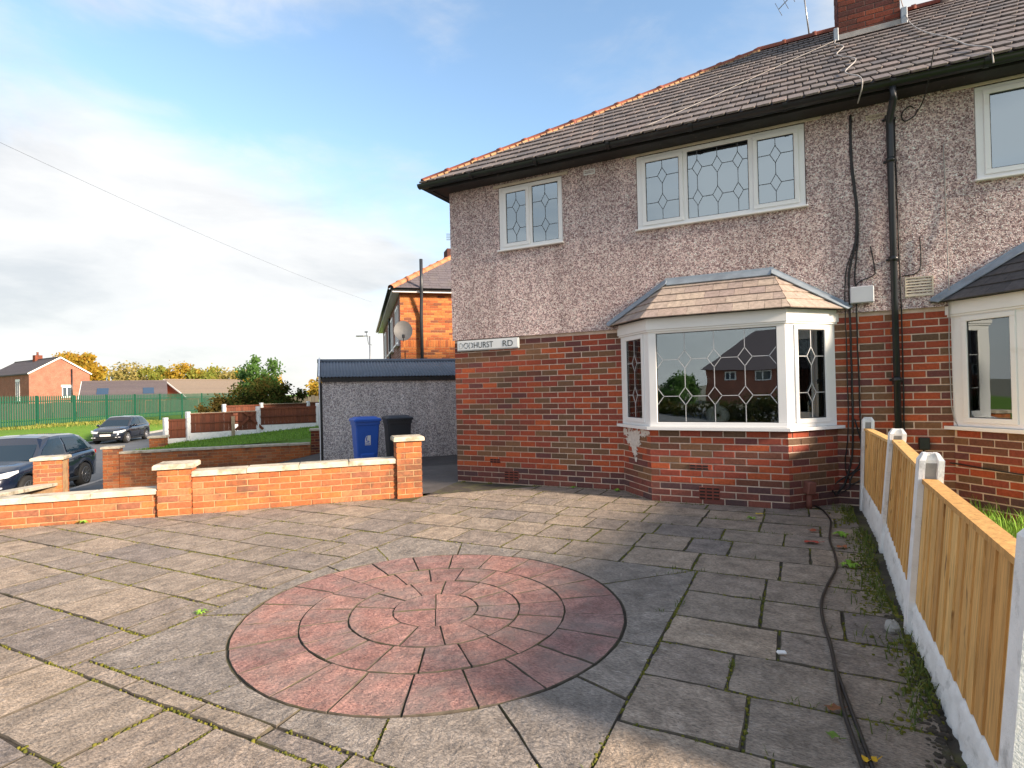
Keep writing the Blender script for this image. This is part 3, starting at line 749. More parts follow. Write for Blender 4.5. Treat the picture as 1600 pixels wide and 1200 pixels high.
def window(M, W, z0, z1, lights, parent, mt_glass, came=None, cols=None, rows=(.28,.71), sill=True, fw_=.05, deep=.075, name='window', dw=.055, dh=.095, own=True):
    """lights: (a,b,opening). Returns the window part with frame, sash, pane, lead and sill"""
    m=MB(); c=.004
    m.bbox(0,W,0,deep,z0,z0+fw_,c,M); m.bbox(0,W,0,deep,z1-fw_,z1,c,M)
    edges=[0]+[v for l in lights for v in l[:2]]+[W]
    for a,b in zip(edges[0::2],edges[1::2]): m.bbox(a,b,.0008,deep,z0+fw_-.002,z1-fw_+.002,c,M)
    win=m.build(name if own else 'frame',M_WHITE,parent); sub=win if own else parent
    for k,(a,b,op) in enumerate(lights):
        za,zb=z0+fw_,z1-fw_; xa,xb=a,b
        if op:
            s=.048; m=MB(); y0=-.014
            m.bbox(xa-.012,xb+.012,y0,.05,za-.012,za+s-.012,c,M); m.bbox(xa-.012,xb+.012,y0,.05,zb-s+.012,zb+.012,c,M)
            m.bbox(xa-.012,xa-.012+s,y0+.0008,.05,za+s-.014,zb-s+.014,c,M); m.bbox(xb+.012-s,xb+.012,y0+.0008,.05,za+s-.014,zb-s+.014,c,M)
            m.build('sash',M_WHITE,sub); xa+=s-.012; xb-=s-.012; za+=s-.012; zb-=s-.012; yg=.004
        else: yg=.018
        m=MB()
        for (q0,q1,q2,q3) in ((xa,xb,za,za+.007),(xa,xb,zb-.007,zb)): m.box(q0,q1,yg-.004,yg+.01,q2,q3,M)
        for (q0,q1) in ((xa,xa+.007),(xb-.007,xb)): m.box(q0,q1,yg-.004,yg+.01,za+.007,zb-.007,M)
        m.build('gasket',M_TRIM,sub)
        m=MB(); m.box(xa,xb,yg,yg+.006,za,zb,M); m.build('pane',mt_glass,sub)
        if came is not None: lead(xb-xa,zb-za,xa,za,cols[k],rows,dw if not isinstance(dw,(list,tuple)) else dw[k],dh,yg,M,came,sub)
    if sill:
        m=MB(); m.bbox(-.02,W+.02,-.055,.02,z0-.022,z0-.001,.004,M); m.build('sill',M_WHITE,sub)
    return win
def at(x,y): return Matrix.Translation((x,y,0))
def MI(x): return Matrix.Translation((x,-.016,0))
window(MI(.78),.93,3.20,4.06,[(.075,.445,True),(.495,.87,False)],house,M_GLASS,M_CAMED,[(.5,),(.5,)],sill=True)
window(MI(2.695),1.83,3.205,4.095,[(.075,.54,True),(.60,1.265,False),(1.325,1.76,True)],house,M_GLASS,M_CAMED,[(.5,),(1/6,.5,5/6),(.5,)],rows=(.30,.74))
window(MI(2*XM-4.525),1.83,3.205,4.095,[(.075,.505,True),(.565,1.23,False),(1.29,1.76,True)],house,M_GLASS)
window(MI(2*XM-1.71),.93,3.20,4.06,[(.06,.44,True),(.49,.855,False)],house,M_GLASS)
# cream lintels over the upper windows
for q in ((.70,1.80,4.066,4.105),(2.55,4.68,4.101,4.129),(5.80,8.0,4.101,4.129)):
    m=MB(); m.bbox(q[0],q[1],-.034,.0,q[2],q[3],.003); m.build('lintel_board',M_CREAM,house)
# curtains and things behind the upper windows
def curtain(x0,x1,z0,z1,y,mt,label,name='curtain'):
    m=MB(); n=max(8,int((x1-x0)/.018)); vs=[]
    for i in range(n+1):
        x=x0+(x1-x0)*i/n; d=.016*math.sin(i*1.25)+.006*math.sin(i*.4)
        vs+= [(x,y+d,z0),(x,y+d,z1),(x,y+d+.003,z0),(x,y+d+.003,z1)]
    m.add(vs,[f for i in range(n) for f in ((4*i,4*i+4,4*i+5,4*i+1),(4*i+3,4*i+7,4*i+6,4*i+2))],None,True)
    return tag(m.build(name,mt),label,'curtain')
curtain(.84,1.22,3.1,4.03,.09,M_CURT,'pale curtain in the left light of the small upstairs window')
curtain(1.27,1.67,3.1,4.03,.09,M_CURT,'pale curtain in the right light of the small upstairs window')
curtain(2.75,3.25,3.1,4.05,.09,M_CURT,'pale curtain at the left of the wide leaded upstairs window')
curtain(4.0,4.48,3.1,4.05,.09,M_CURT,'pale curtain at the right of the wide leaded upstairs window')
curtain(6.02,6.55,3.1,4.05,.09,M_CURT,'pale curtain in the upstairs window at the right edge')
curtain(3.3,3.98,3.1,4.05,.24,M_CURT,'pale net behind the middle light of the wide leaded upstairs window')
m=MB(); m.bbox(3.50,3.80,.08,.17,3.205,3.40,.01); tag(m.build('cardboard_box',M_BOXPK),'pale pink box on the wide upstairs window sill','box')
# bay windows
def bay(mirror):
    fx=(lambda x: 2*XM-x) if mirror else (lambda x:x)
    P=[(2.44,0.0),(2.90,-.50),(4.30,-.50),(4.76,0.0)]
    P=[(fx(x),y) for x,y in P]
    if mirror: P=P[::-1]
    def off(d):      # polygon offset outwards by d
        q=[]; k=d*math.tan(math.radians(23.6)); s=d/math.sin(math.radians(47.3))
        return [(P[0][0]-s*1.0,0),(P[1][0]-k,P[1][1]-d),(P[2][0]+k,P[2][1]-d),(P[3][0]+s*1.0,0)]
    def pr(d,z0,z1,mb):
        q=off(d); mb.prism(q,z0,z1)
    m=MB(); q=off(-.006); inn=off(-.12)
    for i in range(3):
        m.prism([q[i],q[i+1],inn[i+1],inn[i]],-.4,.80)
    base=m.build('bay_base',M_MORTAR,house)
    for i in range(3):
        a,b=Vector((*P[i],0)),Vector((*P[i+1],0)); HB.face(a,b-a,(b-a).length,0,11,CH*.995,M_BRICK,base,off=(.03,.1,.06)[i],low=M_BRICKP)
    # sill (cream-white board) and window
    m=MB(); q=off(.055); inn=off(-.06); 
    for i in range(3): m.prism([q[i],q[i+1],inn[i+1],inn[i]],.803,.836)
    bw=m.build('bay_window',M_WHITE,house)
    for i in range(3):
        a,b=Vector((*P[i],0)),Vector((*P[i+1],0)); L=(b-a).length; d=(b-a).normalized()
        Mx=frame(a,d,Vector((-d.y,d.x,0)),(0,0,1))
        if i==1: lights=[(.085,L-.085,False)]; cols=[(0,.25,.5,.75,1)]; dws=.072
        else: lights=[(.12,L-.12,True)]; cols=[(.5,)]; dws=.058
        window(Mx,L,.837,1.93,lights,bw,M_GLASSD,None if mirror else M_CAMEL,cols,rows=(.29,.70),sill=False,fw_=.05,own=False,dw=dws,dh=.098)
    m=MB(); q=off(.030); inn=off(-.06)
    for i in range(3): m.prism([q[i],q[i+1],inn[i+1],inn[i]],1.925,2.05)
    q=off(.018)
    for i in range(3): m.prism([q[i],q[i+1],inn[i+1],inn[i]],1.905,1.924)
    m.build('fascia',M_WHITE,bw)
    # ceiling closes the top of the bay
    m=MB(); m.prism([(P[0][0]+.05,.02),(P[1][0]+.02,P[1][1]+.05),(P[2][0]-.02,P[2][1]+.05),(P[3][0]-.05,.02)],2.00,2.03); m.build('bay_ceiling',M_ROOM,bw)
    m=MB(); m.prism([(P[0][0]+.16,.05),(P[1][0]+.06,P[1][1]+.085),(P[2][0]-.06,P[2][1]+.085),(P[3][0]-.16,.05)],.79,.842); m.build('window_board',M_WHITE,bw)
    # little hipped roof
    e=off(.10); zt=2.52; ze=2.058
    tl,tr=(P[1][0]+.13,-.01),(P[2][0]-.13,-.01)
    E=[Vector((e[0][0],-.01,ze)),Vector((*e[1],ze)),Vector((*e[2],ze)),Vector((e[3][0],-.01,ze))]; TL,TR=Vector((*tl,zt)),Vector((*tr,zt))
    m=MB(); m.add([v[:] for v in E]+[TL[:],TR[:]],[(1,2,5,4),(0,1,4),(2,3,5),(3,2,1,0)]); 
    tm=M_BTILED if mirror else M_BTILE
    br=m.build('bay_roof',M_DARK,house)
    nr=5
    def facet(A,B,Tl,Tr):
        """tile rows between eave A-B and top Tl-Tr"""
        n=(B-A).cross(Tl-A if Tl!=A else Tr-A).normalized()
        if n.z<0: n=-n
        eh=(B-A).normalized(); s_=n.cross(eh); 
        if s_.z<0: s_=-s_
        H=(Tl-A).dot(s_); ax=(Tl-A).dot(eh); bx=(Tr-A).dot(eh); L=(B-A).length; g_=H/nr; tw=.155
        for r in range(nr):
            h0=r*g_-(.022 if r==0 else 0); h1=min((r+1)*g_+.02,H)
            lo=lambda h: ax*max(h,0)/H; hi=lambda h: L+(bx-L)*max(h,0)/H
            x=(-(tw/2) if r%2 else 0.0)+.02-tw*3
            while x<L+.1:
                poly=[(x+.0015,h0),(x+tw-.0015,h0),(x+tw-.0015,h1),(x+.0015,h1)]; x+=tw
                # clip to the sloping facet edges
                k1=ax/H; poly=clip(poly,-1,k1,0.0) if True else poly
                k2=(bx-L)/H; poly=clip(poly,1,-k2,L) if len(poly)>2 else poly
                if len(poly)<3 or abs(area(poly))<.0004: continue
                mm=MB(); lift=lambda h: .019-.014*(h-h0)/(h1-h0)
                vs=[A+eh*px+s_*h+n*lift(h) for px,h in poly]; lo_=[v-n*.011 for v in vs]; N=len(vs)
                mm.add([v[:] for v in vs]+[v[:] for v in lo_],[tuple(range(N)),tuple(range(2*N-1,N-1,-1))]+[(i,i+N,(i+1)%N+N,(i+1)%N) for i in range(N)])
                mm.build('roof_tile',tm,br)
    facet(E[1],E[2],TL,TR); facet(E[0],E[1],TL,TL); facet(E[2],E[3],TR,TR)
    # eave edge mortar and lead flashing
    m=MB(); q=off(.112); inn=off(.05)
    for i in range(3): m.prism([q[i],q[i+1],inn[i+1],inn[i]],2.0515,2.060)
    m.build('eave_bead',M_DARK,br)
    m=MB()
    for P_,Q_,third in ((E[0],TL,E[1]),(TL,TR,(E[1]+E[2])/2),(TR,E[3],E[2])):
        nn=(Q_-P_).cross(third-P_).normalized()
        if nn.y>0: nn=-nn
        wv=(third-P_)-(Q_-P_).normalized()*((third-P_).dot((Q_-P_).normalized())); wv.normalize()
        ea=(Q_-P_).normalized(); P2,Q2=P_-ea*.02,Q_+ea*.02
        q=[P2+Vector((0,-.028,.055)),Q2+Vector((0,-.028,.055)),P2+nn*.036+Vector((0,-.018,0)),Q2+nn*.036+Vector((0,-.018,0)),P2+wv*.105+nn*.034+ea*.03,Q2+wv*.105+nn*.034-ea*.03]
        bk=[v-nn*.010 for v in q]
        m.add([v[:] for v in q]+[v[:] for v in bk],[(0,1,3,2),(2,3,5,4),(6,8,9,7),(8,10,11,9),(0,6,7,1),(4,5,11,10),(0,2,8,6),(2,4,10,8),(1,7,9,3),(3,9,11,5)])
    m.build('lead_flashing',M_LEAD,br)
bay(False); bay(True)

# ------------------------------------------------------------------ main roof
TH=math.radians(34); RC,RS=math.cos(TH),math.sin(TH)
EX,EY,EZ=-.25,-.36,4.215; SL=4.15/RC                       # eave corner, slope length
AP=Vector((EX+4.15,EY+4.15,EZ+4.15*math.tan(TH))); AP2=Vector((2*XM-AP.x,AP.y,AP.z)); YB=EY+8.30
def rp(x,s,h=0.0): return Vector((x,EY+s*RC-h*RS,EZ+s*RS+h*RC))
m=MB(); c=[(EX,EY,EZ),(2*XM-EX,EY,EZ),(2*XM-EX,YB,EZ),(EX,YB,EZ)]
m.add(c+[AP[:],AP2[:]]+[(x,y,z-.02) for x,y,z in c],[(0,1,5,4),(1,2,5),(2,3,4,5),(3,0,4),(9,8,7,6),(0,6,7,1),(1,7,8,2),(2,8,9,3),(3,9,6,0)])
roof=m.build('roof',M_TILE,house)
# plain tiles on the front slope, staggered
tm=MB(); tw,tg=.150,.30
tm.add([(-.070,.012,.032),(.070,.012,.032),(.070,.36,.006),(-.070,.36,.006),(-.056,-.008,.031),(.056,-.008,.031),(-.069,.014,.012),(.069,.014,.012),(-.054,-.006,.012),(.054,-.006,.012)],
       [(0,1,2,3),(4,5,1,0),(8,9,5,4),(6,8,4,0),(9,7,1,5),(6,0,3),(1,7,2)])
tile_me=tm.mesh('roof_tile'); tile_me.materials.append(M_TILE)
tiles=[]
nrow=int(SL/tg)
for r in range(nrow+1):
    s0=r*tg-.05; x=EX-.1+(tw/2 if r%2 else 0)
    while x<2*XM-EX:
        lo=EX+(s0+.1)*RC-.02; hi=2*XM-lo
        if lo<x<hi and s0+.30<SL+.06:
            tiles.append((x+rnd.uniform(-.003,.003),s0+rnd.uniform(-.006,.006)))
        x+=tw
def tile_M(x,s):
    tl=rnd.uniform(-.012,.012)
    return frame(rp(x,s,.004+rnd.uniform(0,.004)),Vector((1,0,tl)),Vector((-tl*RC,RC,RS)),Vector((0,-RS,RC)))
def tscore(t):
    p=rp(t[0],t[1]+.15); return 0 if not in_view(p,0) else 1/((CAM-p).length**3)
order=sorted(tiles,key=tscore,reverse=True); rest=MB()
for i,t in enumerate(order):
    M=tile_M(*t)
    if i<300: o=link('roof_tile',tile_me,roof,M=M)
    else: rest.add([v.co for v in tile_me.vertices],[tuple(p.vertices) for p in tile_me.polygons],M)
rest.build('roof_tile',M_TILE,roof,kind='stuff')
# hip and ridge tiles with collars
def ridge_tiles(a,b,n,mt,parent,r=.125,name='hip_tile'):
    a,b=Vector(a),Vector(b); d=(b-a); L=d.length/n; d.normalize(); side=d.cross(Vector((0,0,1))).normalized(); up=side.cross(d).normalized()
    for k in range(n):
        p=a+d*L*k; m=MB(); prof=[(0,r*1.04),(L*.86,r),(L*.87,r*1.16),(L*.985,r*1.18),(L*1.0,r)]; vs=[];sg=8
        for (t,rr) in prof:
            for i in range(sg+1):
                th=math.pi*(-.06+1.12*i/sg); vs.append(p+d*t+side*(rr*math.cos(th))+up*(rr*.82*math.sin(th)-.03))
        m.add([v[:] for v in vs],[(i*(sg+1)+j,i*(sg+1)+j+1,(i+1)*(sg+1)+j+1,(i+1)*(sg+1)+j) for i in range(len(prof)-1) for j in range(sg)],None,True)
        m.build(name,mt,parent)
ridge_tiles((EX,EY,EZ+.02),AP+Vector((0,0,.03)),15,M_HIP,roof,r=.088)
ridge_tiles(AP+Vector((0,0,.03)),AP2+Vector((0,0,.03)),6,M_HIP,roof,r=.10,name='ridge_tile')
m=MB()                                                      # mortar bed showing under the hip tiles
hd=(AP-Vector((EX,EY,EZ))); hs=hd.normalized().cross(Vector((0,0,1))).normalized()
for k in range(60):
    t=(k+.5)/60; p=Vector((EX,EY,EZ))+hd*t+hs*(.080+rnd.uniform(-.004,.010))
    m.bbox(-.045,.045,-.02,.02,-.02,.012+rnd.uniform(-.006,.006),.004,frame(p,hd.normalized(),-hs,hd.normalized().cross(-hs)))
m.build('mortar_bed',M_MORTARO,roof,kind='stuff')
# chimney
m=MB(); m.box(5.055,5.795,2.685,3.515,5.6,8.3); ch=m.build('chimney',M_MORTARD,roof)
CB=Bricks(); cz=6.02
CB.face((5.05,2.68,0),(1,0,0),.75,cz,30,.075,M_BRICKC,house,depth=.03); CB.face((5.05,3.52,0),(0,-1,0),.84,cz,30,.075,M_BRICKC,house,depth=.03,off=.11)
CB.face((5.80,2.68,0),(0,1,0),.84,cz,30,.075,M_BRICKC,house,depth=.03,off=.11)
m=MB(); m.bbox(4.98,5.87,2.61,3.59,8.28,8.45,.01)
for k in range(3): m.lathe([(.10,8.45),(.105,8.5),(.085,8.55),(.08,8.75),(.10,8.78)],14,Matrix.Translation((5.18+.24*k,3.1,0)))
m.build('chimney_top',M_TERRA,roof)
sC=(2.68-EY)/RC
m=MB(); m.add([(4.99,2.665,rp(0,sC-.10,.05).z),(5.86,2.665,rp(0,sC-.10,.05).z),(5.86,2.665,rp(0,sC,.12).z),(4.99,2.665,rp(0,sC,.12).z),
  rp(4.99,sC-.17,.045)[:],rp(5.86,sC-.17,.045)[:]],[(4,5,1,0),(0,1,2,3)])
m.build('chimney_flashing',M_CONC,roof)
m=MB(); m.bbox(4.985,5.045,2.64,2.70,rp(0,sC).z-.05,rp(0,sC).z+.20,.006); m.build('chimney_soaker',M_LEAD,roof)
m=MB(); m.bbox(5.805,5.88,2.64,2.75,rp(0,sC).z-.02,rp(0,sC).z+.24,.006); m.build('chimney_soaker',M_LEAD,roof)
# fascia, soffit, gutters
m=MB(); m.box(EX+.07,2*XM-EX-.07,-.285,-.262,4.122,4.207); m.box(EX+.075,EX+.095,-.26,YB-.1,4.122,4.207)
m.box(EX+.10,2*XM-EX-.1,-.261,-.03,4.130,4.140); m.box(EX+.1,-.03,-.03,7.7,4.130,4.140); m.build('fascia_board',M_BLACKW,house)
def gutter(a,b,parent,mt,r=.058,out=Vector((0,-1,0))):
    a,b=Vector(a),Vector(b); d=(b-a).normalized(); n=10; vs=[]
    for p in (a,b):
        for rr in (r,r-.006):
            for i in range(n+1):
                th=math.pi*i/n; vs.append(p-out*(rr*math.cos(th))*1.0-Vector((0,0,rr*math.sin(th))))
    k=n+1; fs=[(i,i+1,2*k+i+1,2*k+i) for i in range(n)]+[(k+i+1,k+i,3*k+i,3*k+i+1) for i in range(n)]
    fs+=[(0,k,3*k,2*k),(n,2*k+n,3*k+n,k+n)]+[(i,k+i,k+i+1,i+1) for i in range(n)]+[(2*k+i,2*k+i+1,3*k+i+1,3*k+i) for i in range(n)]
    m=MB(); m.add([v[:] for v in vs],fs,None,True); return m.build('gutter',mt,parent)
gt=gutter((EX-.06,-.350,4.20),(2*XM-EX,-.350,4.175),house,M_BLACK)
gutter((EX-.012,YB,4.2),(EX-.012,-.35,4.2),house,M_BLACK,out=Vector((-1,0,0)))
for k,x in enumerate((.55,1.5,2.45,3.4,4.35,5.29,6.0,6.6,7.5)):
    m=MB(); vs=[]; zc_=4.20-.025*(x-EX)/11
    for dx in (-.022,.022):
        for i in range(11):
            th=math.pi*i/10; vs.append((x+dx,-.350+.064*math.cos(th),zc_-.064*math.sin(th)))
    m.add(vs,[(i,i+1,12+i,11+i) for i in range(10)],None,True); m.build('gutter_bracket',M_BLACK,house)
# downpipe on the party line with collars, wall clips
px=5.29; m=MB(); m.tube([(px,-.350,4.135),(px,-.350,4.02),(px,-.09,3.93),(px,-.075,3.86),(px,-.075,.05)],.034,12); dp=m.build('downpipe',M_PIPE,house)
for z in (3.95,3.52,2.52,1.3):
    m=MB(); m.lathe([(.036,z-.025),(.043,z-.022),(.043,z+.022),(.036,z+.025)],12,Matrix.Translation((px,-.075,0))); m.bbox(px-.06,px+.06,-.035,-.022,z-.012,z+.012,.003); m.build('pipe_clip',M_BLACK,dp)
# aerial, flue, cables on the roof
m=MB(); m.tube([(4.71,3.78,6.95),(4.60,3.70,8.1)],.012,6); ae=tag(m.build('tv_aerial',M_METAL),'thin metal tv aerial standing on the roof ridge left of the chimney','aerial')
m=MB(); m.tube([(4.25,3.72,7.62),(4.95,3.62,8.15)],.008,5)
for k in range(8):
    t=k/7; p=Vector((4.25,3.72,7.62)).lerp(Vector((4.95,3.62,8.15)),t); m.tube([p+Vector((-.05,-.02,.11)),p+Vector((.05,.02,-.11))],.005,4)
m.build('boom',M_METAL,ae)
m=MB(); m.lathe([(.075,6.9),(.075,7.35),(.10,7.37),(.10,7.45),(.02,7.5)],14,Matrix.Translation((6.52,3.72,0))); m.build('flue_pipe',M_METAL,roof)
def cable(pts,r,mt,parent=None,name='cable',n=6,wob=0.0):
    P=[Vector(p) for p in pts]; out=[]
    for i in range(len(P)-1):
        p0,p1,p2,p3=P[max(i-1,0)],P[i],P[i+1],P[min(i+2,len(P)-1)]
        for k in range(n):
            t=k/n; out.append(.5*((2*p1)+(p2-p0)*t+(2*p0-5*p1+4*p2-p3)*t*t+(3*p1-p0-3*p2+p3)*t**3)+Vector((rnd.uniform(-wob,wob),0,rnd.uniform(-wob,wob))))
    out.append(P[-1]); m=MB(); m.tube([v[:] for v in out],r,6); return m.build(name,mt,parent)
cable([rp(5.0,3.5,.06),rp(4.97,3.1,.06),rp(5.04,2.6,.06),rp(4.93,2.0,.06),rp(5.08,1.3,.06),rp(4.93,.6,.06),rp(5.02,.05,.07),(5.03,-.43,4.17),(5.0,-.31,4.06)],.0065,M_CABLEW,roof)
cable([rp(5.0,3.45,.06),rp(4.2,2.2,.06),rp(3.3,.7,.06),rp(2.9,.05,.07)],.003,M_CABLEW,roof)
cable([rp(5.86,4.3,.3),rp(5.86,3.6,.1),rp(5.84,2.9,.06),rp(5.85,2.0,.06),rp(5.93,1.2,.06),rp(5.95,.5,.06),rp(6.02,.02,.07),(6.03,-.42,4.19),(6.03,-.44,4.11)],.0065,M_CABLEW,roof)
# wall cables
for k,(dx,r) in enumerate(((0,.011),(.03,.008),(-.02,.006))):
    cable([(4.955+dx*.2,-.033,4.07),(4.95+dx*.3,-.033,3.6),(4.985+dx*.4,-.033,3.1),(4.975+dx*.5,-.033,2.75),(4.91+dx*1.6,-.033,2.45),(4.90+dx*2,-.038,2.1),(4.905+dx*2,-.016,1.5),(4.90+dx*2.2,-.016,.75),(4.87+dx*2.5,-.016,.42),(4.80-dx*3,-.03,.20),(4.72,-.12,.12)],r,M_CABLE,house,wob=.003)
cable([(4.92,-.016,.9),(5.0,-.02,.5),(4.98,-.03,.30),(4.86,-.05,.22),(4.90,-.03,.34),(5.02,-.02,.42)],.008,M_CABLE,house)
cable([(5.10,-.033,2.68),(5.13,-.033,2.45),(5.12,-.033,2.38),(5.0,-.033,2.33),(4.96,-.033,2.28)],.006,M_CABLE,house)
cable([(5.335,-.03,3.95),(5.34,-.03,3.2),(5.345,-.033,2.5),(5.35,-.03,2.03),(5.35,-.014,1.2),(5.345,-.014,.5)],.007,M_CABLE,house,wob=.002)
cable([(5.52,-.033,2.72),(5.52,-.035,2.45),(5.48,-.033,2.36),(5.37,-.033,2.345)],.006,M_CABLE,house)
cable([(5.60,-.47,4.35),(5.56,-.3,4.05),(5.535,-.035,3.985),(5.47,-.033,4.04),(5.40,-.033,3.98),(5.42,-.033,3.90),(5.50,-.033,3.93),(5.53,-.033,3.99)],.006,M_CABLE,house)
cable([(5.73,-.033,3.6),(5.735,-.033,2.9),(5.735,-.06,2.2),(5.73,-.02,1.6),(5.74,-.02,1.0),(5.78,-.03,.84)],.005,M_CABLEW,house,wob=.002)
cable([(5.50,-.02,.66),(5.53,-.02,.50),(5.75,-.016,.47),(6.2,-.5,.44),(6.9,-.52,.40)],.007,M_CABLE,house)
m=MB(); m.bbox(5.46,5.55,-.06,0,.60,.72,.005); m.build('socket_box',M_BLACK,house)
m=MB(); m.bbox(4.905,5.115,-.10,-.02,2.10,2.27,.008); m.build('meter_box',M_GREYP,house)
# vents
def louvre(x0,x1,z0,z1,y,mt,n=4,dark=M_DARK):
    m=MB(); b=.012
    for q in ((x0,x1,z0,z0+b),(x0,x1,z1-b,z1)): m.box(q[0],q[1],y-.012,y+.005,q[2],q[3])
    for q in ((x0,x0+b),(x1-b,x1)): m.box(q[0],q[1],y-.011,y+.005,z0+b,z1-b)
    o=m.build('vent',mt,house); h=(z1-z0-2*b)/n
    for k in range(n):
        m=MB(); zz=z0+b+k*h; m.add([(x0+b,y-.010,zz),(x1-b,y-.010,zz),(x1-b,y+.003,zz+h*.75),(x0+b,y+.003,zz+h*.75),(x0+b,y-.007,zz-.002),(x1-b,y-.007,zz-.002)],[(0,1,2,3),(0,4,5,1)]); m.build('slat',mt,o)
    m=MB(); m.box(x0+b,x1-b,y+.003,y+.006,z0+b,z1-b); m.build('vent_back',dark,o); return o
louvre(2.02,2.17,4.00,4.065,-.022,M_WHITE,2); louvre(5.09,5.27,3.98,4.03,-.022,M_CREAM,2); louvre(5.385,5.62,2.13,2.325,-.022,M_CREAM,6)
def airbrick(x,z,y=0.0,w_=.215,h=.14):
    o=MB(); o.bbox(x-w_/2,x+w_/2,y-.004,y+.03,z-h/2,z+h/2,.004); ob=o.build('air_brick',M_AIRB,house)
    for r in range(4 if h>.1 else 2):
        for c in range(3):
            m=MB(); zz=z-h/2+h*(r+.5)/(4 if h>.1 else 2); xx=x-w_/2+w_*(c+.5)/3; m.box(xx-w_*.13,xx+w_*.13,y-.0065,y-.003,zz-.008,zz+.008); m.build('slot',M_DARK,ob)
airbrick(.87,.105); airbrick(3.52,.12,-.50); airbrick(3.42,.40,-.50,.2,.06); airbrick(.62,.305,0,.16,.06)
# rainwater gully stub by the bay
m=MB(); m.tube([(4.47,-.34,-.02),(4.475,-.345,.16)],.028,10); gp=m.build('gully_pipe',M_TERRA,house); m=MB(); m.bbox(-.05,.05,-.05,.05,.0,.13,.012,Matrix.Translation((4.47,-.35,.15))@Matrix.Rotation(.12,4,'Y')@Matrix.Rotation(.7,4,'Z')); m.build('hopper',M_TERRA,gp)
# splash of white filler on the corner of the bay
d_=Vector((.46,-.50,0)).normalized(); n_=Vector((d_.y,-d_.x,0)); fr=frame(Vector((2.44,0,0)),d_,-n_,(0,0,1)); fm=MB()
fl_=random.Random(3); nu_,nz_=64,44; hgt={}
blobs=((.06,.75,.07),(.20,.72,.11),(.36,.73,.11),(.52,.75,.09),(.63,.76,.05),(.26,.61,.10),(.38,.63,.09),(.30,.51,.08),(.33,.42,.045),(.14,.64,.06))
for i in range(nu_+1):
    for j in range(nz_+1):
        u=.68*i/nu_; z=.36+.435*j/nz_; f=sum(math.exp(-(((u-a_)*.9)**2+(z-b_)**2)/(r_*r_*.45)) for a_,b_,r_ in blobs)
        f+=.34*math.sin(u*61+2*math.sin(z*47))*math.cos(z*73+1.7*math.sin(u*39))+fl_.uniform(-.14,.14)
        hgt[i,j]=f
vi={}; vs=[]; fs=[]
for i in range(nu_):
    for j in range(nz_):
        if sum(hgt[i+a_,j+b_] for a_,b_ in ((0,0),(1,0),(1,1),(0,1)))/4>.52:
            q=[]
            for a_,b_ in ((0,0),(1,0),(1,1),(0,1)):
                k=(i+a_,j+b_)
                if k not in vi: vi[k]=len(vs); vs.append((.68*k[0]/nu_,-.0035-.005*max(0,min(1,hgt[k]-.6)),.36+.435*k[1]/nz_))
                q.append(vi[k])
            fs.append(tuple(q))
fm.add(vs,fs,fr,True)
fm.build('filler_patch',plain('white filler',(.60,.55,.50),.9,.15,30,.6,dirt=((.3,.2,.15),25,.55,.6)),house)
HB.emit(300); CB.emit(60)
# vase and curtains of the bays
m=MB(); vs=[]; n1_,n2_=20,8; vr=.075
for i in range(n1_):
    a=2*math.pi*i/n1_
    for j in range(n2_):
        b=2*math.pi*j/n2_; rr=.062+(.045)*math.cos(b); vs.append((3.615+1.18*rr*math.cos(a),-.425+.035*math.sin(b),.842+.118+1.05*rr*math.sin(a)))
m.add(vs,[(i*n2_+j,((i+1)%n1_)*n2_+j,((i+1)%n1_)*n2_+(j+1)%n2_,i*n2_+(j+1)%n2_) for i in range(n1_) for j in range(n2_)],None,True)
m.lathe([(.030,1.05),(.026,1.075),(.026,1.10),(.032,1.112),(.020,1.112)],14,Matrix.Translation((3.615,-.425,0))); m.bbox(3.55,3.68,-.452,-.398,.8425,.865,.008)
tag(m.build('vase',M_VASE),'white ring-shaped vase on the bay window sill','vase')
def hang(a,b,z0,z1,mt,label):
    a,b=Vector(a),Vector(b); d=(b-a); L=d.length; d.normalize(); n=Vector((-d.y,d.x,0)); k=max(8,int(L/.02)); m=MB(); vs=[]
    for i in range(k+1):
        p=a+d*(L*i/k)+n*(.014*math.sin(i*1.3)); vs+=[(p.x,p.y,z0),(p.x,p.y,z1)]
    m.add(vs,[(2*i,2*i+2,2*i+3,2*i+1) for i in range(k)],None,True); tag(m.build('curtain',mt),label,'curtain')
M_CURTG=plain('grey curtain',(.42,.43,.44),.9,.06,4,.1); M_CURTY=plain('cream blind',(.5,.46,.33),.9,.05,4,.1)
hang((4.50,-.10,0),(4.66,.06,0),.86,1.9,M_CURTG,'grey curtain behind the right pane of the leaded bay')
hang((4.22,-.36,0),(4.34,-.24,0),.86,1.9,M_CURTG,'grey curtain at the front right corner of the leaded bay')
hang((2.58,-.02,0),(2.86,-.33,0),.86,1.9,M_CURTY,'cream net behind the left pane of the leaded bay')
hang((5.80,.03,0),(6.1,-.30,0),.86,1.55,M_CURTG,'grey blind in the left pane of the plain bay')
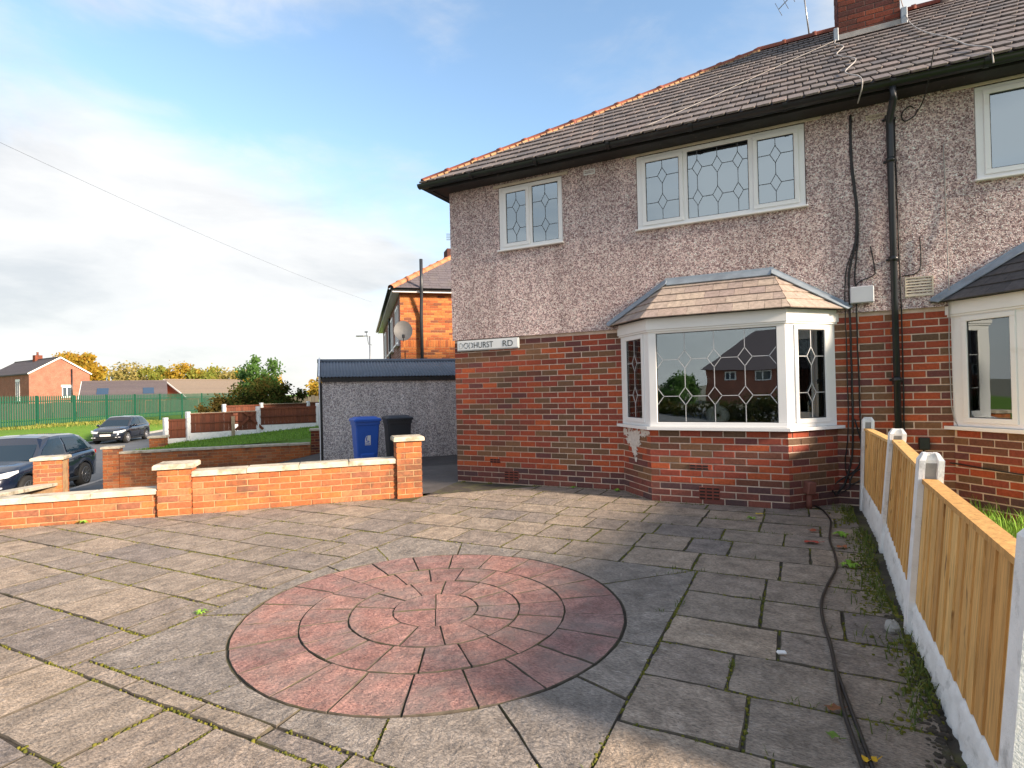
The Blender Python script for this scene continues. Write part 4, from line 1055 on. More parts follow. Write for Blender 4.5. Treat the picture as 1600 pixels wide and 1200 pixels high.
# street name sign
sg=thing('street_sign','white street name sign fixed at the top of the brickwork','sign')
m=MB(); m.bbox(.055,1.045,-.034,-.006,1.845,1.998,.010); m.build('border',plain('grey sign border',(.42,.44,.44),.5,.1,8,.1),sg)
m=MB(); m.bbox(.068,1.032,-.037,-.030,1.862,1.988,.004); m.build('board',plain('white enamel',(.74,.76,.75),.35,.05,6,.05),sg)
ml,gl=mat('worn black lettering'); pn=gl.noise(world_pos(gl),26,4,.7); sx_=gl.n('ShaderNodeSeparateXYZ',{0:world_pos(gl)}).outputs[0]
thr=gl.n('ShaderNodeMapRange',{0:sx_,1:.1,2:.75,3:.47,4:.72}).outputs[0]
finish(gl,gl.mix(gl.math('GREATER_THAN',pn,thr),c4(.035,.045,.05),c4(.55,.58,.58)),.6)
for txt,x,wd in (('DODHURST',.105,.545),('RD',.80,.155)):
    cu=bpy.data.curves.new('lettering','FONT'); cu.body=txt; cu.size=.118; cu.extrude=.0008; cu.space_character=1.0
    to=bpy.data.objects.new('lettering',cu); col.objects.link(to); bpy.context.view_layer.update()
    me=bpy.data.meshes.new_from_object(to); bpy.data.objects.remove(to)
    xs=[v.co.x for v in me.vertices]; x0,x1=min(xs),max(xs); k=wd/(x1-x0)
    for v in me.vertices: v.co=Vector((x+(v.co.x-x0)*k,-.0385-v.co.z,1.884+v.co.y))
    me.materials.clear(); me.materials.append(ml); link('lettering',me,sg)
settle(sg,(.55,-.02,1.845))

# ------------------------------------------------------------------ timber fence on the right
fence=thing('timber_panel_fence','low golden timber panel fence with white concrete posts','fence')
PO=[(4.93,-.19,.045,.93),(4.93,-1.78,.095,.93),(4.875,-3.38,.085,.925),(4.875,-4.93,.085,.90)]     # x, y, lean per metre, height
def fx(k,z): return PO[k][0]+PO[k][2]*z
for x,y,ln,h in PO:
    sh=Matrix(((1,0,ln,x+.05),(0,1,0,y),(0,0,1,0),(0,0,0,1)))
    a,sd_,sw=.052,.024,.026
    prof=[(-a,-a),(-sw,-a),(-sw,-a+sd_),(sw,-a+sd_),(sw,-a),(a,-a),(a,a),(sw,a),(sw,a-sd_),(-sw,a-sd_),(-sw,a),(-a,a)]
    m=MB(); n=len(prof); zs=((-.4,1.0),(h-.035,1.0),(h,.62)); vs=[]
    for z,k in zs: vs+=[(px_*k+rnd.uniform(-.002,.002),py_*k,z) for px_,py_ in prof]
    m.add(vs,[(r*n+i,r*n+(i+1)%n,(r+1)*n+(i+1)%n,(r+1)*n+i) for r in range(2) for i in range(n)]+[tuple(range(2*n,3*n))],sh)
    p=m.build('post',M_CONCW,fence)
    for s in (-1,1):
        m=MB(); m.box(-sw+.001,sw-.001,s*(a-sd_)-.0015,s*(a-sd_)+.0015,-.3,h-.05,sh); m.build('slot',M_CONC,p)
GT=[(.245,.22),(.22,.18),(.165,.16)]; PT=[(.80,.81),(.83,.82),(.775,.76)]
for k in range(3):
    (xa,ya),(xb,yb)=(PO[k][0],PO[k][1]-.045),(PO[k+1][0],PO[k+1][1]+.045)
    def fp(t,z,d=0.0):
        x0,x1=fx(k,z)+.03,fx(k+1,z)+.03; return Vector((x0+(x1-x0)*t+d,ya+(yb-ya)*t,z))
    # rock-faced gravel board
    m=MB(); nu,nz=70,10; vs=[]; gr_=random.Random(40+k)
    bump=[[gr_.uniform(0,.016) for _ in range(nz+1)] for _ in range(nu+1)]
    for i in range(nu+1):
        for j in range(nz+1):
            t=i/nu; zt=GT[k][0]+(GT[k][1]-GT[k][0])*t; z=-.12+(zt+.12)*j/nz; vs.append(fp(t,z,-.004-bump[i][j]*(0 if j==nz else 1))[:])
    b0=len(vs)
    for i in range(nu+1):
        t=i/nu; zt=GT[k][0]+(GT[k][1]-GT[k][0])*t; vs.append(fp(t,zt,.04)[:])
    m.add(vs,[(i*(nz+1)+j,i*(nz+1)+j+1,(i+1)*(nz+1)+j+1,(i+1)*(nz+1)+j) for i in range(nu) for j in range(nz)]+[(i*(nz+1)+nz,b0+i,b0+i+1,(i+1)*(nz+1)+nz) for i in range(nu)],None,True)
    m.build('gravel_board',M_CONCW,fence)
    # panel: rails and capping, boards as sub-parts
    m=MB()
    for zc_ in (.30,.55):
        c8=[fp(t,z,d) for z in (zc_-.02,zc_+.02) for t,d in ((0,.012),(1,.012),(1,.045),(0,.045))]
        m.add([v[:] for v in c8],[(0,3,2,1),(4,5,6,7),(0,1,5,4),(1,2,6,5),(2,3,7,6),(3,0,4,7)])
    c8=[fp(t,(PT[k][0]+(PT[k][1]-PT[k][0])*t)+dz,d) for dz in (.0,.022) for t,d in ((0,-.016),(1,-.016),(1,.05),(0,.05))]
    m.add([v[:] for v in c8],[(0,3,2,1),(4,5,6,7),(0,1,5,4),(1,2,6,5),(2,3,7,6),(3,0,4,7)])
    pn=m.build('panel',M_WOOD,fence)
    nb=12; cutsb=[0.0]+[(i+rnd.uniform(-.22,.22))/nb for i in range(1,nb)]+[1.0]
    for b in range(nb):
        t0,t1=cutsb[b],min(cutsb[b+1]+.012,1.0); 
        zt=lambda t: PT[k][0]+(PT[k][1]-PT[k][0])*t-.001; zb=lambda t: GT[k][0]+(GT[k][1]-GT[k][0])*t+.004
        th0,th1=-.004+rnd.uniform(-.0015,.0015),-.0125+rnd.uniform(-.002,.002)
        q=[fp(t0,zb(t0),th0),fp(t1,zb(t1),th1),fp(t1,zt(t1),th1),fp(t0,zt(t0),th0),fp(t0,zb(t0),.011),fp(t1,zb(t1),.011),fp(t1,zt(t1),.011),fp(t0,zt(t0),.011)]
        mm=MB(); mm.add([v[:] for v in q],[(3,2,1,0),(4,5,6,7),(0,1,5,4),(1,2,6,5),(2,3,7,6),(3,0,4,7)]); mm.build('board',M_WOOD,pn)
settle(fence,(4.95,-2.5,0))

# ------------------------------------------------------------------ orange garden walls
def coping(parent, s0, s1, o0, o1, z0, z1, n, mt=M_STONEW, to=T, z_end=None):
    for k in range(n):
        a=s0+(s1-s0)*k/n; b=s0+(s1-s0)*(k+1)/n-.006; m=MB(); dz=rnd.uniform(-.004,.004)
        za,zb=(0,0) if z_end is None else ((z_end)*k/n,(z_end)*(k+1)/n)
        c=.006; top=[(a,o0),(b,o0),(b,o1),(a,o1)]
        m.bbox(0,1,0,1,0,1,.0001) if False else None
        vs=[]
        for (zz,ins) in ((z0,0.0),(z1-.008,0.0),(z1,.008)):
            for i,(s,o) in enumerate(top):
                ss=s+(ins if i in (0,3) else -ins); oo=o+(ins if i in (0,1) else -ins)
                if o0>o1: oo=o-(ins if i in (0,1) else -ins)
                p=to(ss,oo); vs.append((p.x+rnd.uniform(-.0015,.0015),p.y+rnd.uniform(-.0015,.0015),zz+dz+(za if i in (0,3) else zb)))
        m.add(vs,[(3,2,1,0)]+[(r*4+i,r*4+(i+1)%4,(r+1)*4+(i+1)%4,(r+1)*4+i) for r in (0,1) for i in range(4)]+[(8,9,10,11)]); m.build('coping_stone',mt,parent)
def core(parent, s0,s1,o0,o1,z0,z1,to=T,name='core',mt=M_MORTARO):
    m=MB(); q=[to(s0,o0),to(s1,o0),to(s1,o1),to(s0,o1)]; m.prism([(v.x,v.y) for v in q],z0,z1); return m.build(name,mt,parent)
def wall_run(label, s0, s1, of, ob, zb, zt, ncop, cop=.06, zlow=-.7, ch=.072, back=True, z_end=None):
    """brick wall along E1, front at o=of facing -E2"""
    w_=thing('garden_wall',label,'wall'); B=Bricks()
    cr=core(w_,s0,s1,of+.006,ob-.006,zlow,zt); n=int((zt-zlow)/ch+.5); z00=zt-n*ch
    B.face(T(s0,of),E1,s1-s0,z00,n,ch,M_BRICKO,cr)
    coping(w_,s0-.0,s1,of-.028,ob+.028,zt+.002,zt+cop,ncop,z_end=z_end); B.emit(300); settle(w_,T((s0+s1)/2,(of+ob)/2,zb)); return w_
def pier(label, s0,s1,o0,o1,zt,zlow,cap=.055,to=T,e1=E1,e2=E2,grp=None,ch=.072,zb=0.0,mt=M_BRICKO):
    p_=thing('brick_pier',label,'pier'); B=Bricks(); e=.006
    cr=core(p_,s0+e,s1-e,o0+e,o1-e,zlow,zt,to); n=int((zt-zlow)/ch+.5); z00=zt-n*ch
    B.face(to(s0,o0),e1,s1-s0,z00,n,ch,mt,cr,bl=.2); B.face(to(s1,o0),e2,o1-o0,z00,n,ch,mt,cr,off=.11,bl=.2); B.face(to(s0,o1),-e2,o1-o0,z00,n,ch,mt,cr,off=.11,bl=.2)
    m=MB(); ov=.035; t0=[to(s0-ov,o0-ov),to(s1+ov,o0-ov),to(s1+ov,o1+ov),to(s0-ov,o1+ov)]; c_=to((s0+s1)/2,(o0+o1)/2)
    vs=[(v.x,v.y,zt+.003) for v in t0]+[(v.x,v.y,zt+cap*.7) for v in t0]+[(c_.x+(v.x-c_.x)*.93,c_.y+(v.y-c_.y)*.93,zt+cap) for v in t0]
    m.add(vs,[(3,2,1,0)]+[(r*4+i,r*4+(i+1)%4,(r+1)*4+(i+1)%4,(r+1)*4+i) for r in (0,1) for i in range(4)]+[(8,9,10,11)]); m.build('cap',M_STONEW,p_)
    B.emit(200); settle(p_,to((s0+s1)/2,(o0+o1)/2,zb)); return p_
pier('tall orange brick pier nearest the house corner beside the bins',-.97,-.665,-.985,-.68,.685,-.5)
wall_run('long orange brick wall with cream coping in front of the bins',-3.20,-.972,-.94,-.73,0,.415,4)
pier('white capped brick pier in the middle of the low orange wall',-3.53,-3.205,-.985,-.66,.51,-.6)
wall_run('lowest orange brick wall with cream coping at the left edge',-7.2,-3.532,-.94,-.73,0,.245,6,zlow=-1.1)
# gate pier by the parked car and its sloping wall
gd=Vector((.77,-.63,0)).normalized(); gn=Vector((-gd.y,gd.x,0))
def TG(s,o,z=0.0):
    v=Vector((-7.37,-1.68,0))+gd*s+gn*o; return Vector((v.x,v.y,z))
pier('brick pier with repaired orange top in front of the near car',-.20,.20,-.20,.20,.245,-1.3,to=TG,e1=gd,e2=gn,zb=-1.0)
gw=thing('garden_wall','short cream coped wall running up to the pier by the near car','wall'); B=Bricks()
cr=core(gw,.205,4.6,-.10,.10,-1.25,-.20,TG); B.face(TG(.205,-.106),gd,4.4,-1.25,14,.072,M_BRICKO,cr)
coping(gw,.21,4.6,-.14,.14,-.196,-.145,6,to=TG,z_end=.33); B.emit(200); settle(gw,TG(2.4,0,-1))
# neighbour's wall across the side drive
pier('brick pier at the street end of the neighbour orange wall',-6.90,-6.57,7.98,8.31,.075,-1.3,zb=-1.0)
wall_run('neighbour orange brick wall beyond the side drive',-6.565,-2.20,8.02,8.24,-.6,-.06,8,cop=.055,zlow=-1.3)
pier('dark brick end pier beside the garage corner',-2.19,-1.80,7.98,8.30,.30,-.5,mt=M_BRICKC,zb=-.2)
pier('low brick pier near the far hatchback',-6.20,-5.85,9.05,9.40,.22,-1.0,zb=-.4)

# ------------------------------------------------------------------ neighbour's lawn and brown fence
FP=[(-11.05,2.62,.69,-.05),(-10.80,3.09,.83,.03),(-9.90,4.66,.91,.15),(-8.93,6.05,.96,.27)]
a=T(-6.85,8.3,-.10); b=T(-1.9,8.3,.10)
m=MB(); lw=[a[:],b[:]]; up_=[(x,y,z+.02) for x,y,_,z in FP]
q=[a[:],tuple(T(-5.2,8.3,-.04)),tuple(T(-3.6,8.3,.02)),b[:]]
m.add(q+up_,[(0,1,5,4),(1,2,6,5),(2,3,7,6)],None,True); tag(m.build('raised_lawn',M_GROUND,kind='structure'),'small sloping lawn behind the neighbour orange wall')
lg=MB(); lr=random.Random(9)
for i in range(5200):
    u,v=lr.random(),lr.random(); k=min(2,int(u*3)); t=u*3-k
    p0=Vector(q[k]).lerp(Vector(q[k+1]),t); p1=Vector(up_[k]).lerp(Vector(up_[k+1]),t); p=p0.lerp(p1,v); blade(lg,p.x,p.y,p.z-.01,lr.uniform(.03,.08),lr.uniform(.01,.05),.006)
tag(lg.build('short_lawn_grass',M_GRASS,kind='stuff'),'short grass on the sloping lawn behind the orange wall')
def brown_fence(label, posts, broken=None, gb=.17, nb=14):
    f=thing('brown_panel_fence',label,'fence')
    for x,y,zt,zb in posts:
        m=MB(); m.bbox(x-.055,x+.055,y-.055,y+.055,zb-.5,zt+.04,.012); m.build('post',M_CONCW,f)
    for k in range(len(posts)-1):
        A,B_=Vector((*posts[k][:2],0)),Vector((*posts[k+1][:2],0)); d=(B_-A); L=d.length; d.normalize(); n=Vector((d.y,-d.x,0))
        zb0,zb1=posts[k][3],posts[k+1][3]; zt0,zt1=posts[k][2]-.04,posts[k+1][2]-.06
        zt0=zt1=(posts[k][2]-.03 if k==0 else posts[k][2]-.02)
        def bx8(s0,s1,d0,d1,za,zb_):
            P=lambda s,dd,z:(A+d*s+n*dd+Vector((0,0,z)))[:]
            return [P(s0,d1,za(s0)),P(s1,d1,za(s1)),P(s1,d0,za(s1)),P(s0,d0,za(s0)),P(s0,d1,zb_(s0)),P(s1,d1,zb_(s1)),P(s1,d0,zb_(s1)),P(s0,d0,zb_(s0))]
        FS=[(0,3,2,1),(4,5,6,7),(0,1,5,4),(1,2,6,5),(2,3,7,6),(3,0,4,7)]
        base=lambda s: zb0+(zb1-zb0)*s/L
        gtop=(max(zb0,zb1)+gb-.05)
        m=MB(); m.add(bx8(.06,L-.06,-.02,.02,lambda s:base(s)-.3,lambda s:gtop),FS); m.build('gravel_board',M_CONCW,f)
        top=lambda s:zt0
        m=MB()
        for fr_ in (.06,.5,.97):
            z=gtop+(zt0-gtop)*fr_; m.add(bx8(.06,L-.06,.013,.035,lambda s:z-.016,lambda s:z+.016),FS)
        pn=m.build('panel',M_WOODB if k!=1 else M_WOODB,f)
        for i in range(nb):
            s0=.06+(L-.12)*i/nb; s1=.06+(L-.12)*(i+.97)/nb
            if broken==k and 9<=i<=9: continue
            m=MB(); m.add(bx8(s0,s1,-.012,.010,lambda s:gtop+.005,lambda s:zt0-.01+rnd.uniform(-.006,.006)),FS); m.build('board',M_WOODB,pn)
        if broken==k:
            m=MB(); m.add(bx8(L*.60,L*.65,.0,.05,lambda s:base(s),lambda s:zt0-.12),FS); m.build('repair_post',M_WOODP,pn)
            for s,(tilt) in ((L*.93,-.75),(L*.80,.8)):
                c=A+d*s+n*.05+Vector((0,0,(gtop+zt0)/2)); m=MB(); m.bbox(-.035,.035,-.008,.008,-.36,.36,.004,frame(c,d,n,(0,0,1))@Matrix.Rotation(tilt,4,'Y')); m.build('loose_board',M_WOODB,pn)
        m=MB(); m.add(bx8(.06,L-.06,-.03,.04,lambda s:zt0+.001,lambda s:zt0+.02),FS); m.build('capping',M_WOODP if k==1 else M_WOODB,pn)
    settle(f,((posts[0][0]+posts[-1][0])/2,(posts[0][1]+posts[-1][1])/2,posts[0][3])); return f
brown_fence('brown timber fence with a broken middle panel on the lawn',FP,broken=1)
brown_fence('farther brown fence just in front of the dark shrub',[(-13.69,6.32,.95,.1),(-13.05,7.35,.96,.15),(-12.2,8.75,.97,.2),(-11.3,10.2,.98,.25)])

# ------------------------------------------------------------------ pebbledash garage
gar=thing('garage','grey pebbledash concrete garage with a corrugated roof','garage')
S0,S1,O0,O1,ZE,ZR=-1.86,3.3,5.17,7.75,1.62,2.06; OM=(O0+O1)/2
m=MB(); q=[T(S0,O0),T(S1,O0),T(S1,O1),T(S0,O1)]; m.prism([(v.x,v.y) for v in q],-.6,ZE)
a,b,c=T(S0+.004,O0+.01,ZE),T(S0+.004,O1-.01,ZE),T(S0+.004,OM,ZR-.06); a2,b2,c2=[v+E1*(S1-S0-.01) for v in (a,b,c)]
m.add([v[:] for v in (a,b,c,a2,b2,c2)],[(0,1,2),(5,4,3),(0,2,5,3),(1,4,5,2)]); m.build('wall',M_PEBBLEG,gar)
for side in (0,1):
    m=MB(); n=int((S1-S0+.2)/.073*6); vs=[]; oe,zr=((O0-.07) if side==0 else (O1+.07)),ZR; ze=ZE+.035
    for i in range(n+1):
        s=S0-.10+(S1-S0+.2)*i/n; h=.014*math.sin(i*math.pi/3); 
        for (o,z) in ((oe,ze),(OM,zr)): vs.append(T(s,o,z+h)[:])
        for (o,z) in ((oe,ze-.008),(OM,zr-.008)): vs.append(T(s,o,z+h)[:])
    m.add(vs,[f for i in range(n) for f in ((4*i,4*i+1,4*i+5,4*i+4),(4*i+2,4*i+6,4*i+7,4*i+3),(4*i,4*i+4,4*i+6,4*i+2))],None,True)
    m.build('roof_sheet',plain('blue grey corrugated sheet',(.115,.135,.165),.5,.12,4,.15,dirt=((.2,.2,.2),5,.6,.4)) if side==0 else bpy.data.materials['blue grey corrugated sheet'],gar)
m=MB(); m.tube([T(S0-.11,OM,ZR+.012)[:],T(S1+.1,OM,ZR+.012)[:]],.05,8); m.build('ridge_cap',bpy.data.materials['blue grey corrugated sheet'],gar)
m=MB(); m.prism([(v.x,v.y) for v in (T(S0-.02,O0-.05),T(S1,O0-.05),T(S1,O0-.002),T(S0-.02,O0-.002))],ZE-.075,ZE+.01); m.build('fascia_board',M_BLACKW,gar)
def bar(m,p,q,wd,hh):
    p,q=Vector(p),Vector(q); d=(q-p); L=d.length; d.normalize(); s=d.cross(Vector((0,0,1))); 
    if s.length<.1: s=Vector((1,0,0))
    s.normalize(); u=s.cross(d); m.bbox(0,L,-wd/2,wd/2,-hh/2,hh/2,.004,frame(p,d,s,u))
m=MB(); bar(m,T(S0-.06,O0-.09,ZE-.02),T(S0-.06,OM,ZR+.02),.03,.16); bar(m,T(S0-.06,OM,ZR+.02),T(S0-.06,O1+.09,ZE-.02),.03,.16); m.build('barge_board',M_CONCW,gar)
m=MB(); m.prism([(v.x,v.y) for v in (T(S0-.05,O0-.02),T(S0-.006,O0-.02),T(S0-.006,O0+.10),T(S0-.05,O0+.10))],-.6,ZE-.08); m.build('door_frame',M_BLACKW,gar)
m=MB(); m.prism([(v.x,v.y) for v in (T(S0-.07,O0-.03),T(S0-.051,O0-.03),T(S0-.051,O0+.02),T(S0-.07,O0+.02))],-.6,ZE-.05); m.build('corner_strip',M_CONCW,gar)
for k in range(14):
    m=MB(); o=O0+.12+(O1-O0-.24)*k/14; m.prism([(v.x,v.y) for v in (T(S0-.04,o),T(S0-.002,o),T(S0-.002,o+.16),T(S0-.04,o+.16))],-.6,ZE-.10); m.build('door_board',M_WOODB,gar)
settle(gar,T((S0+S1)/2,OM,-.25))

# ------------------------------------------------------------------ wheelie bins
def bin_(label, s, o, z, mt, rz, emblem, W=.50, D=.54, H=1.02):
    t=thing('wheelie_bin',label,'bin')
    M=frame(T(s,o,z),Matrix.Rotation(rz,3,'Z')@E1,Matrix.Rotation(rz,3,'Z')@E2,(0,0,1))
    def ring(w_,d,z,r=.03,off=0.0):
        out=[]
        for sx,sy,a0 in ((1,-1,-90),(1,1,0),(-1,1,90),(-1,-1,180)):
            for i in range(4):
                a=math.radians(a0+30*i); out.append((sx*(w_/2-r)+r*math.cos(a),sy*(d/2-r)+r*math.sin(a)+off,z))
        return out
    def loft(m,rs):
        n=len(rs[0]); m.add([p for r in rs for p in r],[(k*n+i,k*n+(i+1)%n,(k+1)*n+(i+1)%n,(k+1)*n+i) for k in range(len(rs)-1) for i in range(n)]+[tuple(range(n-1,-1,-1)),tuple(range((len(rs)-1)*n,len(rs)*n))],M)
    m=MB(); loft(m,[ring(W*.76,D*.72,.03),ring(W*.80,D*.75,.30),ring(W*.805,D*.77,.31),ring(W*.92,D*.93,H-.13),ring(W*.98,D*.98,H-.125),ring(W*.98,D*.98,H-.06)]); m.build('body',mt,t)
    m=MB(); m.bbox(-W*.28,W*.28,-D*.425,-D*.34,.12,.34,.02,M); m.build('front_panel',mt,t)
    m=MB(); loft(m,[ring(W*1.06,D*1.08,H-.058),ring(W*1.07,D*1.09,H-.02),ring(W*1.0,D*1.0,H+.005),ring(W*.86,D*.84,H+.012,.05),ring(W*.80,D*.76,H+.030,.05)]); ld=m.build('lid',mt,t)
    m=MB(); m.tube([(M@Vector(p))[:] for p in ((-W*.4,D*.55,H-.05),(-W*.36,D*.64,H-.02),(W*.36,D*.64,H-.02),(W*.4,D*.55,H-.05))],.015,8); m.build('handle',mt,t)
    for sx in (-1,1):
        m=MB(); Mw=M@Matrix.Translation((sx*W*.40,D*.36,.10))@Matrix.Rotation(math.pi/2,4,'Y'); m.lathe([(.05,-.03),(.10,-.028),(.10,.028),(.05,.03)],16,Mw); m.build('wheel',M_TYRE,t)
    if emblem:
        fy=lambda z:-D*(.77+(.93-.77)*(z-.31)/(H-.44))/2-.004
        def flat(pts,mt_,d,name,par):
            m=MB(); m.add([(x,fy(z)-d,z) for x,z in pts]+[(x,fy(z)-d+.003,z) for x,z in pts],[tuple(range(len(pts)))]+[(i,(i+1)%len(pts),(i+1)%len(pts)+len(pts),i+len(pts)) for i in range(len(pts))],M); return m.build(name,mt_,par)
        z0=.50; em=flat([(-.055,z0),(.055,z0),(.055,z0+.19),(.01,z0+.19),(-.03,z0+.175),(-.05,z0+.13),(-.055,z0+.075),(-.05,z0+.055)],M_STICK,.002,'emblem',t)
        flat([(-.025,z0+.165),(-.005,z0+.175),(-.02,z0+.12),(-.012,z0+.085),(.012,z0+.07),(-.02,z0+.075),(-.035,z0+.10),(-.035,z0+.13)],mt,.005,'emblem_mark',em)
        flat([(.0,z0+.10),(.035,z0+.06),(.028,z0+.055),(-.03,z0+.05),(-.045,z0+.056),(.01,z0+.066)],mt,.005,'emblem_mark',em)
        for k in range(4): flat([(-.045+.023*k,z0+.012),(-.030+.023*k,z0+.012),(-.030+.023*k,z0+.032),(-.045+.023*k,z0+.032)],mt,.005,'emblem_letter',em)
    settle(t,T(s,o,z)); return t
bin_('blue wheelie bin with a white emblem against the garage',-1.05,3.68,-.24,M_BLUE,.14,True)
bin_('charcoal wheelie bin beside the blue bin',-.40,3.80,-.24,M_BIN,.10,False,W=.51)

# ------------------------------------------------------------------ cars
def car(label, origin, zr, L, W, H, paint, P):
    """x forward, y left; parked facing -RD"""
    t=thing('parked_car',label,'car'); M=frame((origin[0],origin[1],zr),-RD,RN,(0,0,1)); hw=W/2
    r=P['r']; xf,xr=P['xf'],P['xr']; ra=r+.06
    def itp(tab,x):
        for (x0,v0),(x1,v1) in zip(tab[:-1],tab[1:]):
            if x<=x1:
                u=max(0,(x-x0)/(x1-x0)); u=u*u*(3-2*u)*.5+u*.5; return v0+(v1-v0)*u
        return tab[-1][1]
    xs=sorted({-L/2,-L/2+.03,-L/2+.10,-L/2+.25,L/2-.25,L/2-.10,L/2-.03,L/2,*[xf+ra*math.cos(a*math.pi/10) for a in range(11)],*[xr+ra*math.cos(a*math.pi/10) for a in range(11)],-.2,.2,P['cowl'],P['tail'],*[-L/2+L*k/14 for k in range(1,14)]})
    wt=[(-L/2,.80),(-L/2+.10,.90),(-L/2+.35,.97),(-.4,1.0),(.6,1.0),(L/2-.45,.965),(L/2-.15,.86),(L/2-.03,.70),(L/2,.60)]
    m=MB(); ring=[]; n=0
    for x in xs:
        w_=hw*itp(wt,x); zt=itp(P['top'],x); zl=P['sill']
        if x>L/2-.12: zl+= .06*(x-(L/2-.12))/.12
        arch=zl
        for xc in (xf,xr):
            if abs(x-xc)<ra: arch=max(arch,r+math.sqrt(max(0,ra*ra-(x-xc)**2)))
        zt=max(zt,zl+.1); zm=zl+(zt-zl)*.55
        inw=.66 if arch>zl+.01 else .86
        half=[(0,zl),(w_*inw,arch),(w_*.965,arch),(w_*1.0,max(arch+.01,min(zm,zt-.1))),(w_*.995,max(arch+.02,zt-.17)),(w_*.955,max(arch+.03,zt-.05)),(w_*.86,zt),(w_*.45,zt+.025),(0,zt+.035)]
        ring.append([(x,y,z) for y,z in half]+[(x,-y,z) for y,z in half[-2:0:-1]])
    n=len(ring[0]); m.add([p for rr in ring for p in rr],[(k*n+i,k*n+(i+1)%n,(k+1)*n+(i+1)%n,(k+1)*n+i) for k in range(len(ring)-1) for i in range(n)]+[tuple(range(n-1,-1,-1)),tuple(range((len(ring)-1)*n,len(ring)*n))],M,True)
    body=m.build('body',paint,t)
    # cabin
    zc,zt_=itp(P['top'],P['cowl'])-.02,itp(P['top'],P['tail'])-.02; wb=hw*.955; wr=hw*.74
    st=[(P['cowl'],zc,wb*.95,P['rf'],H-.055,wr*.93),(P['cowl']-.55,itp(P['top'],P['cowl']-.55)-.01,wb*.985,P['rf']-.25,H-.012,wr),(-.35,itp(P['top'],-.35)-.01,wb,-.35,H,wr),(P['tail']+.55,itp(P['top'],P['tail']+.55)-.01,wb*.97,P['rr']+.35,H-.03,wr*.98),(P['tail'],zt_,wb*.90,P['rr'],H-.085,wr*.90)]
    rows=[]
    for (xb,zb,yb,xt,zt2,yt) in st:
        xm,ym,zm2=xb*.45+xt*.55,yb*.47+yt*.53+.022,zb*.45+zt2*.55
        rows.append([(xb,yb,zb),(xm,ym,zm2),(xt,yt,zt2),(xt,yt*.80,zt2+.035),(xt,0,zt2+.052),(xt,-yt*.80,zt2+.035),(xt,-yt,zt2),(xm,-ym,zm2),(xb,-yb,zb)])
    m=MB(); k=9; m.add([p for q_ in rows for p in q_],[(a*k+i,a*k+i+1,(a+1)*k+i+1,(a+1)*k+i) for a in range(len(rows)-1) for i in range(k-1)]+[tuple(range(k)),tuple(range(5*k-1,4*k-1,-1))],M,False)
    m.build('cabin',paint,t)
    def pane(name,pts,mt,out,par=t):
        vs=[Vector(p) for p in pts]; nn=(vs[1]-vs[0]).cross(vs[2]-vs[0]).normalized(); c_=sum(vs,Vector())/len(vs)
        if nn.dot(Vector(out))<0: nn=-nn
        N=len(vs); m=MB(); m.add([(v+nn*.012)[:] for v in vs]+[(v-nn*.03)[:] for v in vs],[tuple(range(N))]+[(i,(i+1)%N,(i+1)%N+N,i+N) for i in range(N)],M); return m.build(name,mt,par)
    mixp=lambda a,b,u: tuple(a[i]+(b[i]-a[i])*u for i in range(3))
    A,Tp=rows[0][0],rows[0][2]; Bm=rows[0][8]; Tm=rows[0][6]
    ws=[mixp(mixp(A,Bm,.05),mixp(Tp,Tm,.05),u) for u in (.06,.93)]; we=[mixp(mixp(A,Bm,.95),mixp(Tp,Tm,.95),u) for u in (.93,.06)]
    pane('windscreen',[ws[0],ws[1],we[0],we[1]],M_CARGLASS,(1,0,1))
    A,Tp,Bm,Tm=rows[4][0],rows[4][2],rows[4][8],rows[4][6]
    pane('rear_window',[mixp(mixp(A,Bm,.08),mixp(Tp,Tm,.08),.12),mixp(mixp(A,Bm,.08),mixp(Tp,Tm,.08),.88),mixp(mixp(A,Bm,.92),mixp(Tp,Tm,.92),.88),mixp(mixp(A,Bm,.92),mixp(Tp,Tm,.92),.12)],M_CARGLASS,(-1,0,1))
    for sgn in (1,-1):
        def sp(x_u,u):   # point on the cabin side: along 0..4 and up 0..1
            i=min(3,int(x_u)); f_=x_u-i
            def at_(row):
                a,b,c=[Vector((p[0],p[1]*sgn,p[2])) for p in row[:3]]
                return a.lerp(b,u/.55) if u<.55 else b.lerp(c,(u-.55)/.45)
            return at_(rows[i]).lerp(at_(rows[i+1]),f_)
        for nm,a,b in (('side_window',.30,1.93),('side_window',2.06,3.22),('quarter_window',3.30,3.80)):
            lo=[sp(a+(b-a)*k/4,.10) for k in range(5)]; mid=[sp(a+(b-a)*k/4,.52) for k in range(5)]; hi=[sp(a+(b-a)*k/4,.88 if not (nm[0]=='q' and k==4) else .55) for k in range(5)]
            if nm=='side_window' and a<1: hi[0]=sp(a+.30,.72); 
            m=MB(); off_=Vector((0,sgn*.010,.004)); g_=[p+off_ for p in lo+mid+hi]; m.add([p[:] for p in g_],[(r_*5+i,r_*5+i+1,r_*5+i+6,r_*5+i+5) for r_ in (0,1) for i in range(4)],M,True); m.build(nm,M_CARGLASS,t)
        # door mirror, lamps
        m=MB(); mx=P['cowl']-.38; zz=itp(P['top'],mx)+.06; vs=[]
        for i in range(7):
            a=math.pi*i/6
            for j in range(10):
                b_=2*math.pi*j/10; vs.append((mx+.09*math.cos(a)*.8,sgn*(hw+.085+.115*math.sin(a)*math.cos(b_)),zz+.075*math.sin(a)*math.sin(b_)))
